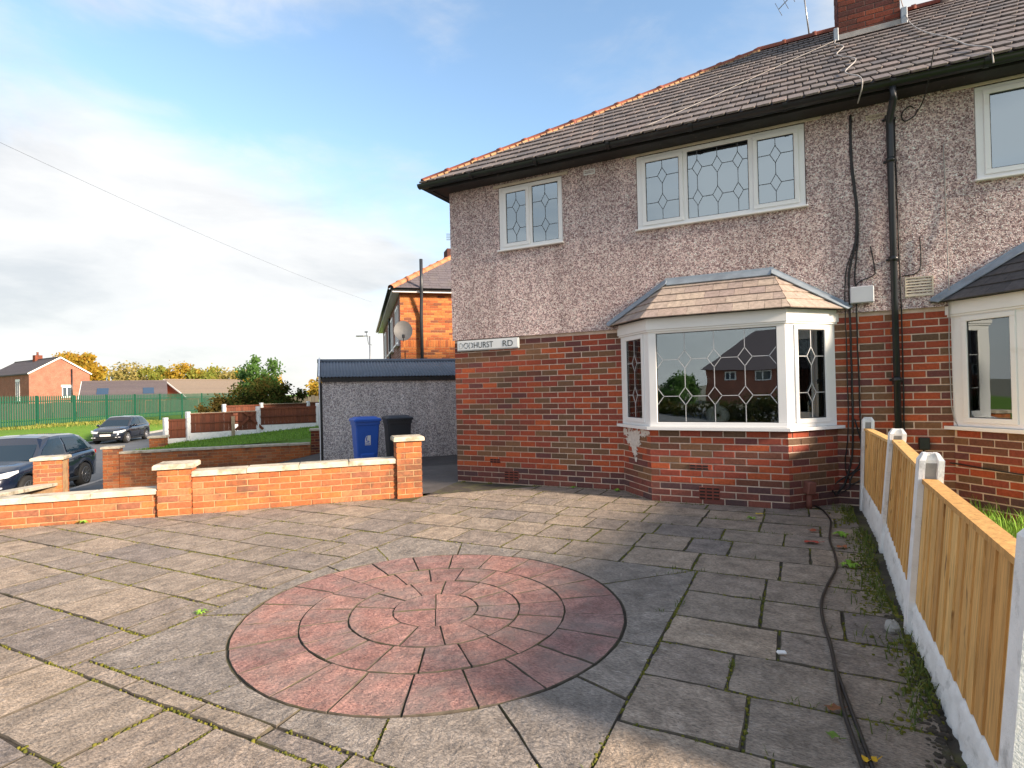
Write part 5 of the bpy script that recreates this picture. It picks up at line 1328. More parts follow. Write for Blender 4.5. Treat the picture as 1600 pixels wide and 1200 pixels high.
        m.add(vs,[(i*10+j,i*10+(j+1)%10,(i+1)*10+(j+1)%10,(i+1)*10+j) for i in range(6) for j in range(10)],M,True); m.box(mx-.03,mx+.02,min(sgn*(hw-.06),sgn*(hw+.06)),max(sgn*(hw-.06),sgn*(hw+.06)),zz-.07,zz-.02,M); m.build('mirror',paint,t)
        zh=P['lamp']; pts=[(L/2-.005,.46),(L/2-.02,.64),(L/2-.075,.80),(L/2-.17,.905),(L/2-.42,.985)]; m=MB(); vs=[]
        for i,(x,k_) in enumerate(pts):
            h0=(.055,.06,.065,.07,.03)[i]; dz=(.0,.01,.02,.04,.085)[i]; y=sgn*hw*k_
            vs+=[(x+.022,y+sgn*.012,zh+dz-h0),(x+.018,y+sgn*.012,zh+dz+h0*.8),(x-.05,y-sgn*.03,zh+dz+h0*.8),(x-.05,y-sgn*.03,zh+dz-h0)]
        m.add(vs,[(4*i+j,4*i+(j+1)%4,4*i+4+(j+1)%4,4*i+4+j) for i in range(4) for j in range(4)]+[(0,1,2,3),(16,17,18,19)],M); hl=m.build('headlight',M_LAMP,t)
        m=MB(); 
        for (yy,xx) in ((.62,L/2-.005),(.78,L/2-.05)): m.bbox(xx-.03,xx+.022,sgn*hw*yy-.045,sgn*hw*yy+.045,P['fog']-.018,P['fog']+.018,.005,M)
        m.build('fog_light',M_LAMP,t)
        m=MB(); m.bbox(-L/2-.012,-L/2+.12,sgn*hw*.80-.05,sgn*hw*.80+.05,zt_-.16,zt_-.03,.02,M); m.build('tail_light',M_TAIL,t)
        for (x,rear) in ((xf,0),(xr,1)):
            Mw=M@Matrix.Translation((x,sgn*(hw-.115),r))@Matrix.Rotation(-sgn*math.pi/2,4,'X')
            m=MB(); m.lathe([(r*.64,-.10),(r*.93,-.10),(r,-.07),(r,.07),(r*.93,.10),(r*.66,.105)],24,Mw); wl=m.build('wheel',M_TYRE,t)
            m=MB(); m.lathe([(r*.66,.02),(r*.66,.112),(r*.61,.112),(r*.60,.05)],24,Mw)
            for s_ in range(P['spokes']):
                a=2*math.pi*s_/P['spokes']; m.bbox(.03,r*.63,-.028,.028,.07,.106,.006,Mw@Matrix.Rotation(a,4,'Z'))
            m.lathe([(.06,.07),(.06,.115),(.03,.118)],12,Mw); m.build('rim',P['rim'],wl)
            m=MB(); m.lathe([(r*.60,.0),(r*.60,.03)],20,Mw); m.build('brake_disc',M_TRIM,wl)
            m=MB(); vs=[]
            for i in range(15):
                a=math.pi*i/14
                for (rr,yy) in ((ra-.012,.0),(ra+.035,.006)): vs.append((x+rr*math.cos(a),sgn*(hw*itp(wt,x+rr*math.cos(a))*(.985)+yy+.004),r+rr*math.sin(a)))
            m.add(vs,[(2*i,2*i+1,2*i+3,2*i+2) for i in range(14)],M,True)
            if P['cladding']: m.build('arch_trim',M_TRIM,t)
        m=MB(); m.bbox(xr+ra,xf-ra,min(sgn*hw*.955,sgn*(hw+.006)),max(sgn*hw*.955,sgn*(hw+.006)),P['sill']-.01,P['sill']+.09,.01,M); m.build('sill_trim',M_TRIM,t)
        for x in (-.35+.05,):
            m=MB(); m.box(x-.004,x+.004,min(sgn*(hw-.02),sgn*(hw+.003)),max(sgn*(hw-.02),sgn*(hw+.003)),P['sill']+.12,itp(P['top'],x)-.2,M); m.build('door_gap',M_TRIM,t)
        for x in (.0,-.95):
            m=MB(); m.bbox(x-.22,x-.04,min(sgn*hw*.99,sgn*(hw+.03)),max(sgn*hw*.99,sgn*(hw+.03)),itp(P['top'],x)-.185,itp(P['top'],x)-.155,.006,M); m.build('door_handle',paint,t)
    m=MB(); m.bbox(L/2-.08,L/2+.016,-hw*.44,hw*.44,P['lamp']-.09,P['lamp']+.03,.015,M); gr=m.build('grille',M_TRIM,t)
    m=MB(); m.bbox(L/2-.06,L/2+.022,-hw*.50,hw*.50,P['lamp']-.005,P['lamp']+.012,.004,M); m.build('chrome_strip',M_CHROME,gr)
    m=MB(); m.bbox(L/2-.09,L/2+.012,-hw*.72,hw*.72,P['sill']+.06,P['sill']+.20,.02,M); m.build('lower_grille',M_TRIM,t)
    m=MB(); m.bbox(L/2+.01,L/2+.034,-.26,.26,P['plate']-.055,P['plate']+.055,.004,M); m.build('number_plate',M_PLATE,t)
    if P['chrome']:
        m=MB(); m.bbox(L/2-.06,L/2+.03,-hw*.66,hw*.66,P['fog']-.075,P['fog']-.05,.006,M); m.build('bumper_strip',M_CHROME,t)
    settle(t,(origin[0],origin[1],zr)); return t
car('dark navy family car parked nearest at the left edge',(-14.15,.66),-1.25,4.37,1.84,1.56,M_NAVY,dict(r=.345,xf=1.36,xr=-1.30,sill=.27,cowl=1.02,tail=-2.02,rf=.28,rr=-1.55,lamp=.76,fog=.50,plate=.55,spokes=10,rim=M_ALLOY,cladding=True,chrome=True,
    top=[(-2.19,.95),(-2.0,1.06),(-1.2,1.06),(.2,1.0),(1.02,1.0),(1.5,.95),(1.95,.85),(2.14,.72),(2.19,.60)]))
car('small dark hatchback parked by the grass verge and green fence',(-30.9,12.3),-1.25,3.97,1.69,1.45,M_NAVY2,dict(r=.31,xf=1.24,xr=-1.23,sill=.22,cowl=1.0,tail=-1.84,rf=.22,rr=-1.40,lamp=.66,fog=.38,plate=.50,spokes=9,rim=M_ALLOYL,cladding=False,chrome=False,
    top=[(-1.99,.85),(-1.85,.97),(-1.0,.97),(.2,.92),(1.0,.93),(1.5,.86),(1.8,.76),(1.94,.66),(1.99,.55)]))

# ------------------------------------------------------------------ neighbouring house behind the garage
nb=thing('brick_house','orange brick house with grey hip roof behind the garage','house')
N1=Matrix.Rotation(math.radians(-3),3,'Z')@E1; N2=Matrix.Rotation(math.radians(-3),3,'Z')@E2
NC=Vector((-6.20,6.72,0)); NW,NL,NZ=4.5,12.0,4.26
def TN(s,o,z=0.0):
    v=NC+N1*s+N2*o; return Vector((v.x,v.y,z))
m=MB(); q=[TN(.008,.008),TN(NW,.008),TN(NW,NL),TN(.008,NL)]; m.prism([(v.x,v.y) for v in q],-.6,NZ); nwall=m.build('wall',M_MORTARO,nb)
NBk=Bricks(); ncr=int((NZ+.3)/.075); z0n=NZ-ncr*.075; sol={}
kz=int((2.62-z0n)/.075); sol={kz:3,kz+1:0,kz+2:0}
NBk.face(TN(0,0),N1,NW,z0n,ncr,.075,M_BRICKN,nwall,[(.62,2.6,.5,1.75)],soldier=sol,depth=.03); NBk.emit(300)
m=MB(); m.prism([(v.x,v.y) for v in (TN(-.004,.0),TN(.008,.0),TN(.008,NL),TN(-.004,NL))],-.6,NZ); m.build('front_wall',M_DARKBRICK,nb)
m=MB(); m.prism([(v.x,v.y) for v in (TN(.56,-.025),TN(2.7,-.025),TN(2.7,.004),TN(.56,.004))],1.75,1.95); m.build('lintel',M_CONC,nb)
m=MB(); m.prism([(v.x,v.y) for v in (TN(.62,.012),TN(2.6,.012),TN(2.6,.03),TN(.62,.03))],.5,1.75); m.build('side_window',M_FARGLASS,nb)
ov=.28; hwN=NW/2+ov; rz_=NZ+.09+hwN*math.tan(TH)
c=[TN(-ov,-ov,NZ+.09),TN(NW+ov,-ov,NZ+.09),TN(NW+ov,NL+ov,NZ+.09),TN(-ov,NL+ov,NZ+.09)]; r1,r2=TN(NW/2,-ov+hwN,rz_),TN(NW/2,NL+ov-hwN,rz_)
m=MB(); m.add([v[:] for v in c]+[r1[:],r2[:]]+[(v.x,v.y,v.z-.03) for v in c],[(0,1,4),(1,2,5,4),(2,3,5),(3,0,4,5),(9,8,7,6),(0,6,7,1),(1,7,8,2),(2,8,9,3),(3,9,6,0)]); nroof=m.build('roof',M_SLATE,nb)
# slate courses on the side facing us
sl=math.hypot(hwN,rz_-NZ-.09); nS=16; up_v=(r1-(c[0]+c[1])/2).normalized(); nrm=N1.cross(up_v).normalized()
if nrm.z<0: nrm=-nrm
for k in range(nS):
    h0=sl*k/nS; wid=hwN*(1-k/nS); x=-wid+(.1 if k%2 else 0)
    while x<wid:
        x1=min(x+.30,wid); mid=(c[0]+c[1])/2
        if x1-x>.05 and x1<1.2:
            qd=[mid+N1*(a-0)+up_v*h+nrm*hh for a,h,hh in ((x+.003,h0-.01,.016),(x1-.003,h0-.01,.016),(x1-.003,h0+sl/nS,.006),(x+.003,h0+sl/nS,.006))]
            m=MB(); m.add([v[:] for v in qd]+[(v-nrm*.012)[:] for v in qd],[(0,1,2,3),(0,4,5,1),(1,5,6,2),(3,7,4,0)]); m.build('slate',M_SLATE,nroof)
        x=x1
ridge_tiles(c[0]+Vector((0,0,.02)),r1+Vector((0,0,.02)),9,M_HIPN,nroof,r=.11); ridge_tiles(r1+Vector((0,0,.02)),r2+Vector((0,0,.02)),18,M_HIPN,nroof,r=.11,name='ridge_tile')
def tn_box(m,s0,s1,o0,o1,z0,z1): m.prism([(v.x,v.y) for v in (TN(s0,o0),TN(s1,o0),TN(s1,o1),TN(s0,o1))],z0,z1)
m=MB(); tn_box(m,-ov+.06,NW+ov-.06,-ov+.05,-ov+.075,NZ-.03,NZ+.088); m.build('side_fascia',M_WHITE,nb)
m=MB(); tn_box(m,-ov+.035,-ov+.058,-ov+.08,NL+ov-.1,NZ-.03,NZ+.088); tn_box(m,-ov+.06,-.005,-ov+.076,NL+.1,NZ-.012,NZ); tn_box(m,-.0,NW,-ov+.076,-.001,NZ-.012,NZ-.0005); m.build('soffit',M_WHITE,nb)
def ngutter(a,b,out): return gutter(a,b,nb,M_BLACK,.055,out)
ngutter(TN(-ov-.02,-ov,NZ+.085),TN(-ov-.02,NL+ov,NZ+.085),-N1); ngutter(TN(-ov,-ov-.0,NZ+.085),TN(NW+ov,-ov-.0,NZ+.085),-N2)
m=MB(); m.tube([TN(.62,-.10,.2)[:],TN(.62,-.10,3.6)[:],TN(.62,-.30,NZ)[:],TN(.62,-.32,NZ+.95)[:]],.05,10); m.build('soil_pipe',M_PIPE,nb)
m=MB(); m.tube([TN(.62,-.10,2.18)[:],TN(NW-.3,-.10,2.30)[:]],.022,8); m.build('waste_pipe',M_PIPE,nb)
m=MB(); m.tube([TN(.13,-.02,2.5)[:],TN(.14,-.02,.5)[:]],.008,5); m.build('cable',M_CABLE,nb)
for k,(o0,o1,z0,z1) in enumerate(((.55,1.75,2.75,3.95),(3.4,4.6,2.75,3.95),(5.2,6.2,2.75,3.95),(8.6,9.8,2.75,3.95),(1.0,2.6,.7,2.0),(7.0,8.6,.7,2.0))):
    m=MB()
    for q in ((o0,o1,z0,z0+.09),(o0,o1,z1-.09,z1)): tn_box(m,-.05,-.006,q[0],q[1],q[2],q[3])
    for q in ((o0,o0+.09),(o1-.09,o1),((o0+o1)/2-.05,(o0+o1)/2+.05)): tn_box(m,-.048,-.006,q[0],q[1],z0+.09,z1-.09)
    wn=m.build('window',M_WHITE,nb); m=MB(); tn_box(m,-.025,-.008,o0+.09,o1-.09,z0+.09,z1-.09); m.build('pane',M_FARGLASS,wn)
    m=MB(); tn_box(m,-.12,-.004,o0-.06,o1+.06,z0-.05,z0-.002); m.build('sill',M_WHITE,wn)
m=MB(); m.tube([TN(-.06,4.95,-.3)[:],TN(-.06,4.95,4.1)[:]],.036,8); m.build('downpipe',M_BLACK,nb)
m=MB(); cc_=TN(NW/2,3.6,0); m.bbox(-.3,.3,-.3,.3,rz_-.4,rz_+.42,.01,Matrix.Translation((cc_.x,cc_.y,0))@Matrix.Rotation(math.pi/4,4,'Z')); m.build('chimney',M_BRICKC,nroof)
settle(nb,TN(0,0,-.3))
# satellite dish on its corner
sdh=thing('satellite_dish','grey satellite dish on the corner of the orange brick house','satellite dish')
dc=TN(.06,-.26,3.06); dn=Vector((.60,-.75,.22)).normalized(); sx=dn.cross(Vector((0,0,1))).normalized(); sy=sx.cross(dn)
m=MB(); vs=[]; sg_=22
for r_ in (0,.1,.2,.28,.295):
    for i in range(sg_):
        a=2*math.pi*i/sg_; vs.append((dc+sx*(r_*.92*math.cos(a))+sy*(r_*1.05*math.sin(a))+dn*(r_*r_*.9))[:])
m.add(vs,[(k*sg_+i,k*sg_+(i+1)%sg_,(k+1)*sg_+(i+1)%sg_,(k+1)*sg_+i) for k in range(4) for i in range(sg_)],None,True); m.build('dish',plain('grey dish',(.11,.11,.11),.6,.08,8,.1),sdh)
m=MB(); m.tube([(dc-sy*.30)[:],(dc-sy*.30+dn*.33)[:]],.012,6); m.bbox(-.035,.035,-.035,.035,-.05,.05,.01,Matrix.Translation(dc-sy*.26+dn*.35)); m.build('arm',M_PIPE,sdh)
m=MB(); m.tube([dc[:],(dc-dn*.12)[:],TN(.06,-.0,2.98)[:]],.02,6); m.build('bracket',M_METAL,sdh)
settle(sdh,dc)
m=MB(); ab=TN(NW/2+.1,3.5,0); m.tube([(ab.x,ab.y,rz_+.3),(ab.x,ab.y,rz_+.95)],.015,5)
ta=tag(m.build('tv_aerial',M_METAL),'small tv aerial on the chimney of the orange brick house','aerial')
m=MB()
for k in range(4): m.tube([(ab.x-.30,ab.y-.2,rz_+.80+.07*k),(ab.x+.30,ab.y+.2,rz_+.80+.07*k)],.012,4)
m.build('element',M_METAL,ta)
m=MB(); b0=TN(-ov-.05,7.0,4.28); m.tube([b0[:],(b0+Vector((-.16,-.14,.05)))[:],(b0+Vector((-.24,-.22,.75)))[:]],.016,5); m.bbox(-.09,.09,-.05,.05,-.03,.03,.01,Matrix.Translation(b0+Vector((-.24,-.22,.75)))); m.build('wire_bracket',M_PIPE,nb)
# overhead wire and far lamp post
wp=[]
for i in range(31):
    t=i/30; p=(b0+Vector((-.24,-.22,.76))).lerp(Vector((-6.2,-7.8,6.35)),t); p.z-=.5*4*t*(1-t)*.6; wp.append(p[:])
m=MB(); m.tube(wp,.0024,5); tag(m.build('overhead_wire',M_CABLE),'thin overhead wire crossing the cloudy sky','wire')
lp=thing('lamp_post','slim grey street lamp post behind the garage roof','lamp post')
m=MB(); m.tube([(-25.9,28.1,-1.0),(-25.9,28.1,2.2),(-25.9,28.1,5.75)],[.09,.075,.055],10); m.build('pole',M_METAL,lp)
m=MB(); a=Vector((-25.9,28.1,5.75)); dl=Vector((-.892,-.452,0)); m.tube([a[:],(a+dl*.5)[:]],.04,8); m.build('bracket',M_METAL,lp)
m=MB(); m.bbox(-.32,.32,-.12,.12,-.05,.05,.03,frame(a+dl*.75,dl,Vector((-dl.y,dl.x,0)),(0,0,1))); m.build('lantern',M_METAL,lp); settle(lp,(-25.9,28.1,-1))

# ------------------------------------------------------------------ green palisade fence
pf=thing('palisade_fence','green steel palisade fence along the grass verge','fence')
P0=Vector((-38.42,11.40,0)); PD=Vector((-6.15,15.15,0)).normalized(); PN=Vector((PD.y,-PD.x,0)); sp=2.75
pm=MB(); hw_=.055; hp=1.86
prof=[(-hw_,.0),(-.016,-.018),(.016,-.018),(hw_,.0)]; vs=[]
for z in (0,hp-.10): vs+=[(x,y,z) for x,y in prof]
vs+=[(-hw_*.7,-.004,hp),(0,-.018,hp+.04),(hw_*.7,-.004,hp)]
vs2=[(x,y+.006,z) for x,y,z in vs]
pm.add(vs,[(0,1,5,4),(1,2,6,5),(2,3,7,6),(4,5,8),(5,6,9),(6,7,10)]); pale_me=pm.mesh('pale'); pale_me.materials.append(M_GREEN)
k0,k1=-1,9
for k in range(k0,k1+1):
    b=P0+PD*(sp*k); zb=zground(b.x,b.y); m=MB(); m.bbox(-.055,.055,-.05,.05,-.3,1.86,.006,frame((b.x,b.y,-.30),PD,PN*-1,(0,0,1))); m.build('post',M_GREEN,pf)
for k in range(k0,k1):
    a,b=P0+PD*(sp*k),P0+PD*(sp*(k+1)); za=-.30
    for z in (.30,1.50):
        m=MB(); L=sp; m.bbox(.06,L-.06,.0,.03,z-.03,z+.03,.004,frame((a.x,a.y,za),PD,-PN,(0,0,1))); m.build('rail',M_GREEN,pf)
    for i in range(17):
        p=a+PD*(.10+.1594*i); M=frame((p.x+PN.x*.01,p.y+PN.y*.01,-.28+rnd.uniform(-.01,.01)),PD,-PN,(0,0,1)); link('pale',pale_me,pf,M=M)
settle(pf,P0+PD*11+Vector((0,0,-.35)))
vg=MB(); vr_=random.Random(12)
for i in range(9000):
    t=vr_.uniform(-3,27); off_=abs(vr_.gauss(0,.9)); p=P0+PD*t+PN*(off_-.25); z=zground(p.x,p.y)
    tall=hash2(p.x*.8,p.y*.8); blade(vg,p.x,p.y,z-.03,vr_.uniform(.10,.25)+.35*max(0,tall-.5)*vr_.random(),vr_.uniform(.03,.2),.016)
tag(vg.build('verge_grass',moss_mat('verge grass',(.10,.16,.02),(.30,.27,.07)),kind='stuff'),'long grass and weeds along the green fence')

# ------------------------------------------------------------------ far houses
def gable_house(name,label,A,g_,width,length,zb,ze,za,wm,rm,gable_win=(),front_win=(),chim=(),pipe=None,sky=(),over=.18,verge=M_WHITE,split_roof=False):
    """A: near-left corner of the gable, g_: direction along the gable, length runs away along -perp"""
    h=thing(name,label,'house'); g_=Vector(g_).normalized(); b_=Vector((-g_.y,g_.x,0)); A=Vector(A)
    def TT(u,v,z): return (A+g_*u+b_*v+Vector((0,0,z)))
    m=MB(); vs=[TT(0,0,zb),TT(width,0,zb),TT(width,length,zb),TT(0,length,zb),TT(0,0,ze),TT(width,0,ze),TT(width,length,ze),TT(0,length,ze),TT(width/2,0,za),TT(width/2,length,za)]
    m.add([(v-A)[:] for v in vs],[(0,1,5,8,4),(3,7,9,6,2),(0,4,7,3),(1,2,6,5)]); m.build('wall',wm,h,A)
    sl_=(za-ze)/(width/2)
    for sd_ in (0,1):
        u0=-over if sd_==0 else width+over; z0_=ze-over*sl_; 
        m=MB(); q=[TT(u0,-over,z0_+.06),TT(u0,length+over,z0_+.06),TT(width/2,length+over,za+.06),TT(width/2,-over,za+.06)]; m.add([v[:] for v in q]+[(v-Vector((0,0,.12)))[:] for v in q],[(0,1,2,3),(7,6,5,4)]+[(i,i+4,(i+1)%4+4,(i+1)%4) for i in range(4)]); rf=m.build('roof',rm,h)
        nr_=14
        for k in range(nr_):
            t0,t1=k/nr_,(k+1)/nr_; qq=[TT(u0+(width/2-u0)*t,v,z0_+.06+(za-z0_)*t+e) for t,v,e in ((t0,-over,.05),(t0,length+over,.05),(t1,length+over,.012),(t1,-over,.012))]
            m=MB(); m.add([v[:] for v in qq]+[(qq[0]-Vector((0,0,.04)))[:],(qq[1]-Vector((0,0,.04)))[:]],[(0,1,2,3),(0,4,5,1)]); m.build('tile_course',rm,rf)
        m=MB(); bar(m,TT(u0,-over-.02,z0_+.02),TT(width/2,-over-.02,za+.03),.05,.16); m.build('verge_board',verge,h)
        for (t,v,wd,ht) in (sky if sd_==1 else ()):
            p=[TT(u0+(width/2-u0)*tt,vv,z0_+.06+(za-z0_)*tt+.07) for tt,vv in ((t-ht,v-wd),(t-ht,v+wd),(t+ht,v+wd),(t+ht,v-wd))]; m=MB(); m.add([x[:] for x in p]+[(x-Vector((0,0,.08)))[:] for x in p],[(0,1,2,3)]+[(i,i+4,(i+1)%4+4,(i+1)%4) for i in range(4)]); m.build('skylight',dark_glass('skylight glass',(.02,.05,.10)) if 'skylight glass' not in bpy.data.materials else bpy.data.materials['skylight glass'],rf)
    m=MB(); bar(m,TT(width/2,-over,za+.10),TT(width/2,length+over,za+.10),.22,.12); m.build('ridge',rm,h)
    def win(P_,d,n,wd,ht,fr=.09,bars=1):
        P_,d,n=Vector(P_),Vector(d),Vector(n); M=frame(P_,d,-n,(0,0,1)); m=MB()
        for q in ((0,wd,0,fr),(0,wd,ht-fr,ht)): m.box(q[0],q[1],-.05,.0,q[2],q[3],M)
        for x in [0,wd-fr]+[wd*(i+1)/(bars+1)-fr/2 for i in range(bars)]: m.box(x,x+fr,-.048,0,fr,ht-fr,M)
        w_=m.build('window',M_WHITE,h); m=MB(); m.box(fr,wd-fr,-.02,-.004,fr,ht-fr,M); m.build('pane',M_FARGLASS,w_)
        m=MB(); m.box(-.1,wd+.1,-.10,-.002,-.12,-.005,M); m.build('sill',M_WHITE,w_)
        m=MB(); m.box(-.1,wd+.1,-.03,-.002,ht+.005,ht+.25,M); m.build('lintel',M_WHITE,w_)
    for (u,z,wd,ht) in gable_win: win(TT(u,0,z),g_,-b_,wd,ht)
    for (v,z,wd,ht) in front_win: win(TT(0,v+wd,z),-b_,-g_,wd,ht)
    for (u,v,hh) in chim:
        c_=TT(u,v,0); m=MB(); m.bbox(-.35,.35,-.45,.45,za-.6,za+hh,.03,Matrix.Translation((c_.x,c_.y,0))); cm=m.build('chimney',M_BRICKC,h)
        m=MB(); m.lathe([(.14,za+hh),(.12,za+hh+.4),(.15,za+hh+.45)],10,Matrix.Translation((c_.x,c_.y,0))); m.build('chimney_pot',M_TERRA,cm)
    if pipe is not None:
        m=MB(); m.tube([TT(pipe,-.1,zb)[:],TT(pipe,-.1,ze+.6)[:]],.09,8); m.build('soil_pipe',M_BLACK,h)
    settle(h,A+Vector((0,0,zb))); return h
gable_house('brick_house','red brick gabled house at the far left beyond the green fence',(-83.96,30.07,0),(.10,.995,0),6.7,16,-.8,4.75,6.85,M_FARBRICK,M_FARROOF,gable_win=((3.5,1.6,1.1,1.35),),front_win=((3.2,1.2,1.4,2.6),),chim=((3.3,7.5,.7),),pipe=4.6)
def far_roof(label,a,b,zr,ze,back,rm,sky):
    a,b=Vector((*a,0)),Vector((*b,0)); d=(b-a); L=d.length; d.normalize(); n=Vector((d.y,-d.x,0))   # n towards the camera
    A=a-n*back; return gable_house('bungalow',label,A,n,2*back,L,-1.4,ze,zr,M_FARBRICK,rm,sky=sky,chim=())
far_roof('long low house with dark roof and two blue skylights',(-69.4,29.2),(-65.3,36.1),3.2,1.2,3.8,M_FARROOF,((.42,1.9,.55,.16),(.42,6.3,.55,.16)))
far_roof('low house with brown tiled roof beside the skylight roof',(-65.6,36.3),(-66.4,47.5),3.35,1.2,3.8,M_FARROOFB,())
gable_house('bungalow','small brick house with red gable behind the dark shrub',(-34.2,32.0,0),(.85,.53,0),3.4,8,-1.5,1.35,2.35,M_FARBRICK,M_FARROOF,over=.15,verge=M_FARROOF)
# boundary beyond the field, seen between the pales
m=MB(); a=Vector((-63,18,0)); d=Vector((.08,.995,0))
fb=thing('back_fence','weathered board fence at the back of the field','fence')
for i in range(60):
    p=Vector((-58,14,0))+d*(i*.62); m=MB(); m.box(0,.58,-.02,.02,-.6,1.0+rnd.uniform(-.08,.05),frame(p,d,Vector((-d.y,d.x,0)),(0,0,1))); m.build('board',M_WOODD,fb)
settle(fb,(-57,25,-.5))

# ------------------------------------------------------------------ trees and shrubs
def tree(name,label,base,trunk_h,center,radii,nleaf,size,mt,seed,clumps=26,cat='tree',limbs=7,core_d=.35,group=None,trunk_r=.2):
    t=thing(name,label,cat,group=group); r=random.Random(seed); base=Vector(base); C=Vector(center); m=MB()
    top=C+Vector((0,0,-radii[2]*.1)); m.tube([base[:],base.lerp(top,.45)[:],top[:]],[trunk_r,trunk_r*.75,trunk_r*.35],8)
    cl=[]
    for i in range(clumps):
        while True:
            v=Vector((r.uniform(-1,1),r.uniform(-1,1),r.uniform(-1,1)))
            if core_d<v.length<1: break
        c=Vector((C.x+v.x*radii[0],C.y+v.y*radii[1],C.z+v.z*radii[2])); cl.append((c,r.uniform(.55,1.15)))
        if i<limbs: m.tube([base.lerp(top,r.uniform(.4,.9))[:],(base.lerp(top,.75).lerp(c,.55)+Vector((0,0,.1*radii[2])))[:],c[:]],[trunk_r*.35,trunk_r*.2,trunk_r*.08],5)
    m.build('trunk',M_BARK,t); rad=sum(radii)/3*1.15/(clumps**.38); vs=[];fs=[]
    for i in range(nleaf):
        c,k=cl[r.randrange(clumps)]; p=c+Vector((r.gauss(0,1),r.gauss(0,1),r.gauss(0,.8)))*rad*k*.55
        a=Vector((r.gauss(0,1),r.gauss(0,1),r.gauss(0,1))).normalized(); b=a.orthogonal().normalized(); s=size*r.uniform(.6,1.3); n=len(vs)
        vs+=[(p-a*s)[:],(p+b*s*.55)[:],(p+a*s)[:],(p-b*s*.55)[:]]; fs.append((n,n+1,n+2,n+3))
    me=bpy.data.meshes.new('crown'); me.from_pydata(vs,[],fs); me.materials.append(mt); link('crown',me,t); settle(t,base); return t
tree('autumn_tree','large golden autumn tree behind the red gabled house',(-107,49,-1.2),3,(-108.6,47.6,5.6),(3.7,3.7,3.9),8000,.30,M_LYEL,1,34,trunk_r=.35)
ft=[((-146,79),(5.5,4.2),7.0,M_LORA,'pale orange rounded tree at the left of the far treeline'),((-139,80),(4.5,3.4),5.9,M_LYG,'yellow green tree second from left in the far treeline'),((-134,84),(5.0,3.6),6.1,M_LYEL,'golden tree in the middle of the far treeline'),((-129,87),(5.0,3.4),6.0,M_LYG,'yellow green tree right of the golden one in the far treeline'),((-124,90),(5.5,2.9),5.4,M_LORA,'pale orange tree in the right half of the far treeline'),((-118,92),(5.5,2.7),5.2,M_LYEL,'golden tree at the right of the far treeline beside the shrub'),((-152,72),(3.5,2.2),4.4,M_LGRN,'small green treetop between the golden tree and the treeline'),((-70,70),(4.5,2.4),3.0,M_LYEL,'yellow foliage between the dark shrub and the garage'),((-62,72),(3.5,1.7),2.3,M_LORA,'pale foliage touching the garage edge')]
for k,((x,y),(rr,rzz),zc_,mt,lab) in enumerate(ft): tree('far_tree',lab,(x,y,-1.2),2,(x,y,zc_-.2*rzz),(rr,rr,rzz),3200,.36,mt,20+k,22,group='trees of the far treeline')
tree('shrub','large dark olive shrub behind the brown fence',(-18.3,11.8,-.5),1,(-18.15,11.9,.75),(2.15,2.0,1.15),15000,.075,M_LDRK,40,60,'shrub',10,.2,trunk_r=.08)
tree('young_tree','light green young tree rising behind the dark shrub',(-19.6,12.9,-.5),1,(-19.55,12.6,2.25),(.95,.9,.85),2600,.08,M_LGRN,41,24,'tree',9,.1,trunk_r=.05)
tree('shrub','brownish low shrub at the left end of the dark shrub',(-20.3,10.9,-.5),.6,(-20.1,10.9,.45),(1.1,.9,.75),4200,.07,leaf_mat('brown green leaves',[(0,(.06,.06,.015)),(.6,(.12,.085,.025)),(1,(.16,.11,.03))]),42,26,'shrub',6,.15,trunk_r=.05)
# across the street behind the viewer (seen mirrored in the bay glass)
oh=thing('opposite_house','brick house across the street mirrored in the bay window','house')
m=MB(); m.box(-2.8,8,-54,-45,-2.6,2.5); m.build('wall',M_FARBRICK,oh,None)
e0,e1_,f0,f1=-3.15,8.4,-54.4,-44.6; zr=6.0; m=MB(); m.add([(e0,f1,2.45),(e1_,f1,2.45),(e1_,f0,2.45),(e0,f0,2.45),(.9,-49.5,zr),(5,-49.5,zr)],[(1,0,4,5),(2,1,5),(3,2,5,4),(0,3,4),(0,1,2,3)]); m.build('roof',M_FARROOF,oh)
for (x0,x1,z0,z1) in ((-1.25,-.4,1.55,2.35),(1.1,2.4,1.55,2.4),(4.4,5.6,1.55,2.4),(.9,2.7,-1.5,0)):
    m=MB(); b=.1
    for q in ((x0,x1,z0,z0+b),(x0,x1,z1-b,z1)): m.box(q[0],q[1],-45,-44.92,q[2],q[3])
    for x in (x0,(x0+x1)/2-b/2,x1-b): m.box(x,x+b,-45,-44.922,z0+b,z1-b)
    wn=m.build('window',M_WHITE,oh); m=MB(); m.box(x0+b,x1-b,-45,-44.96,z0+b,z1-b); m.build('pane',M_FARGLASS,wn)
settle(oh,(2,-49,-2.4))
tree('garden_tree','green tree beside the house across the street mirrored in the bay',(-5.4,-43.5,-2.4),1.5,(-5.0,-43.5,.7),(1.9,1.6,1.5),5000,.14,M_LGRN,50,30,trunk_r=.12)
tree('hedge','dark hedge across the street mirrored low in the bay window',(1.0,-30,-2.1),.3,(1.0,-30,-.75),(7.5,.8,1.15),14000,.10,M_LDRK,51,110,'hedge',6,.0,trunk_r=.06)

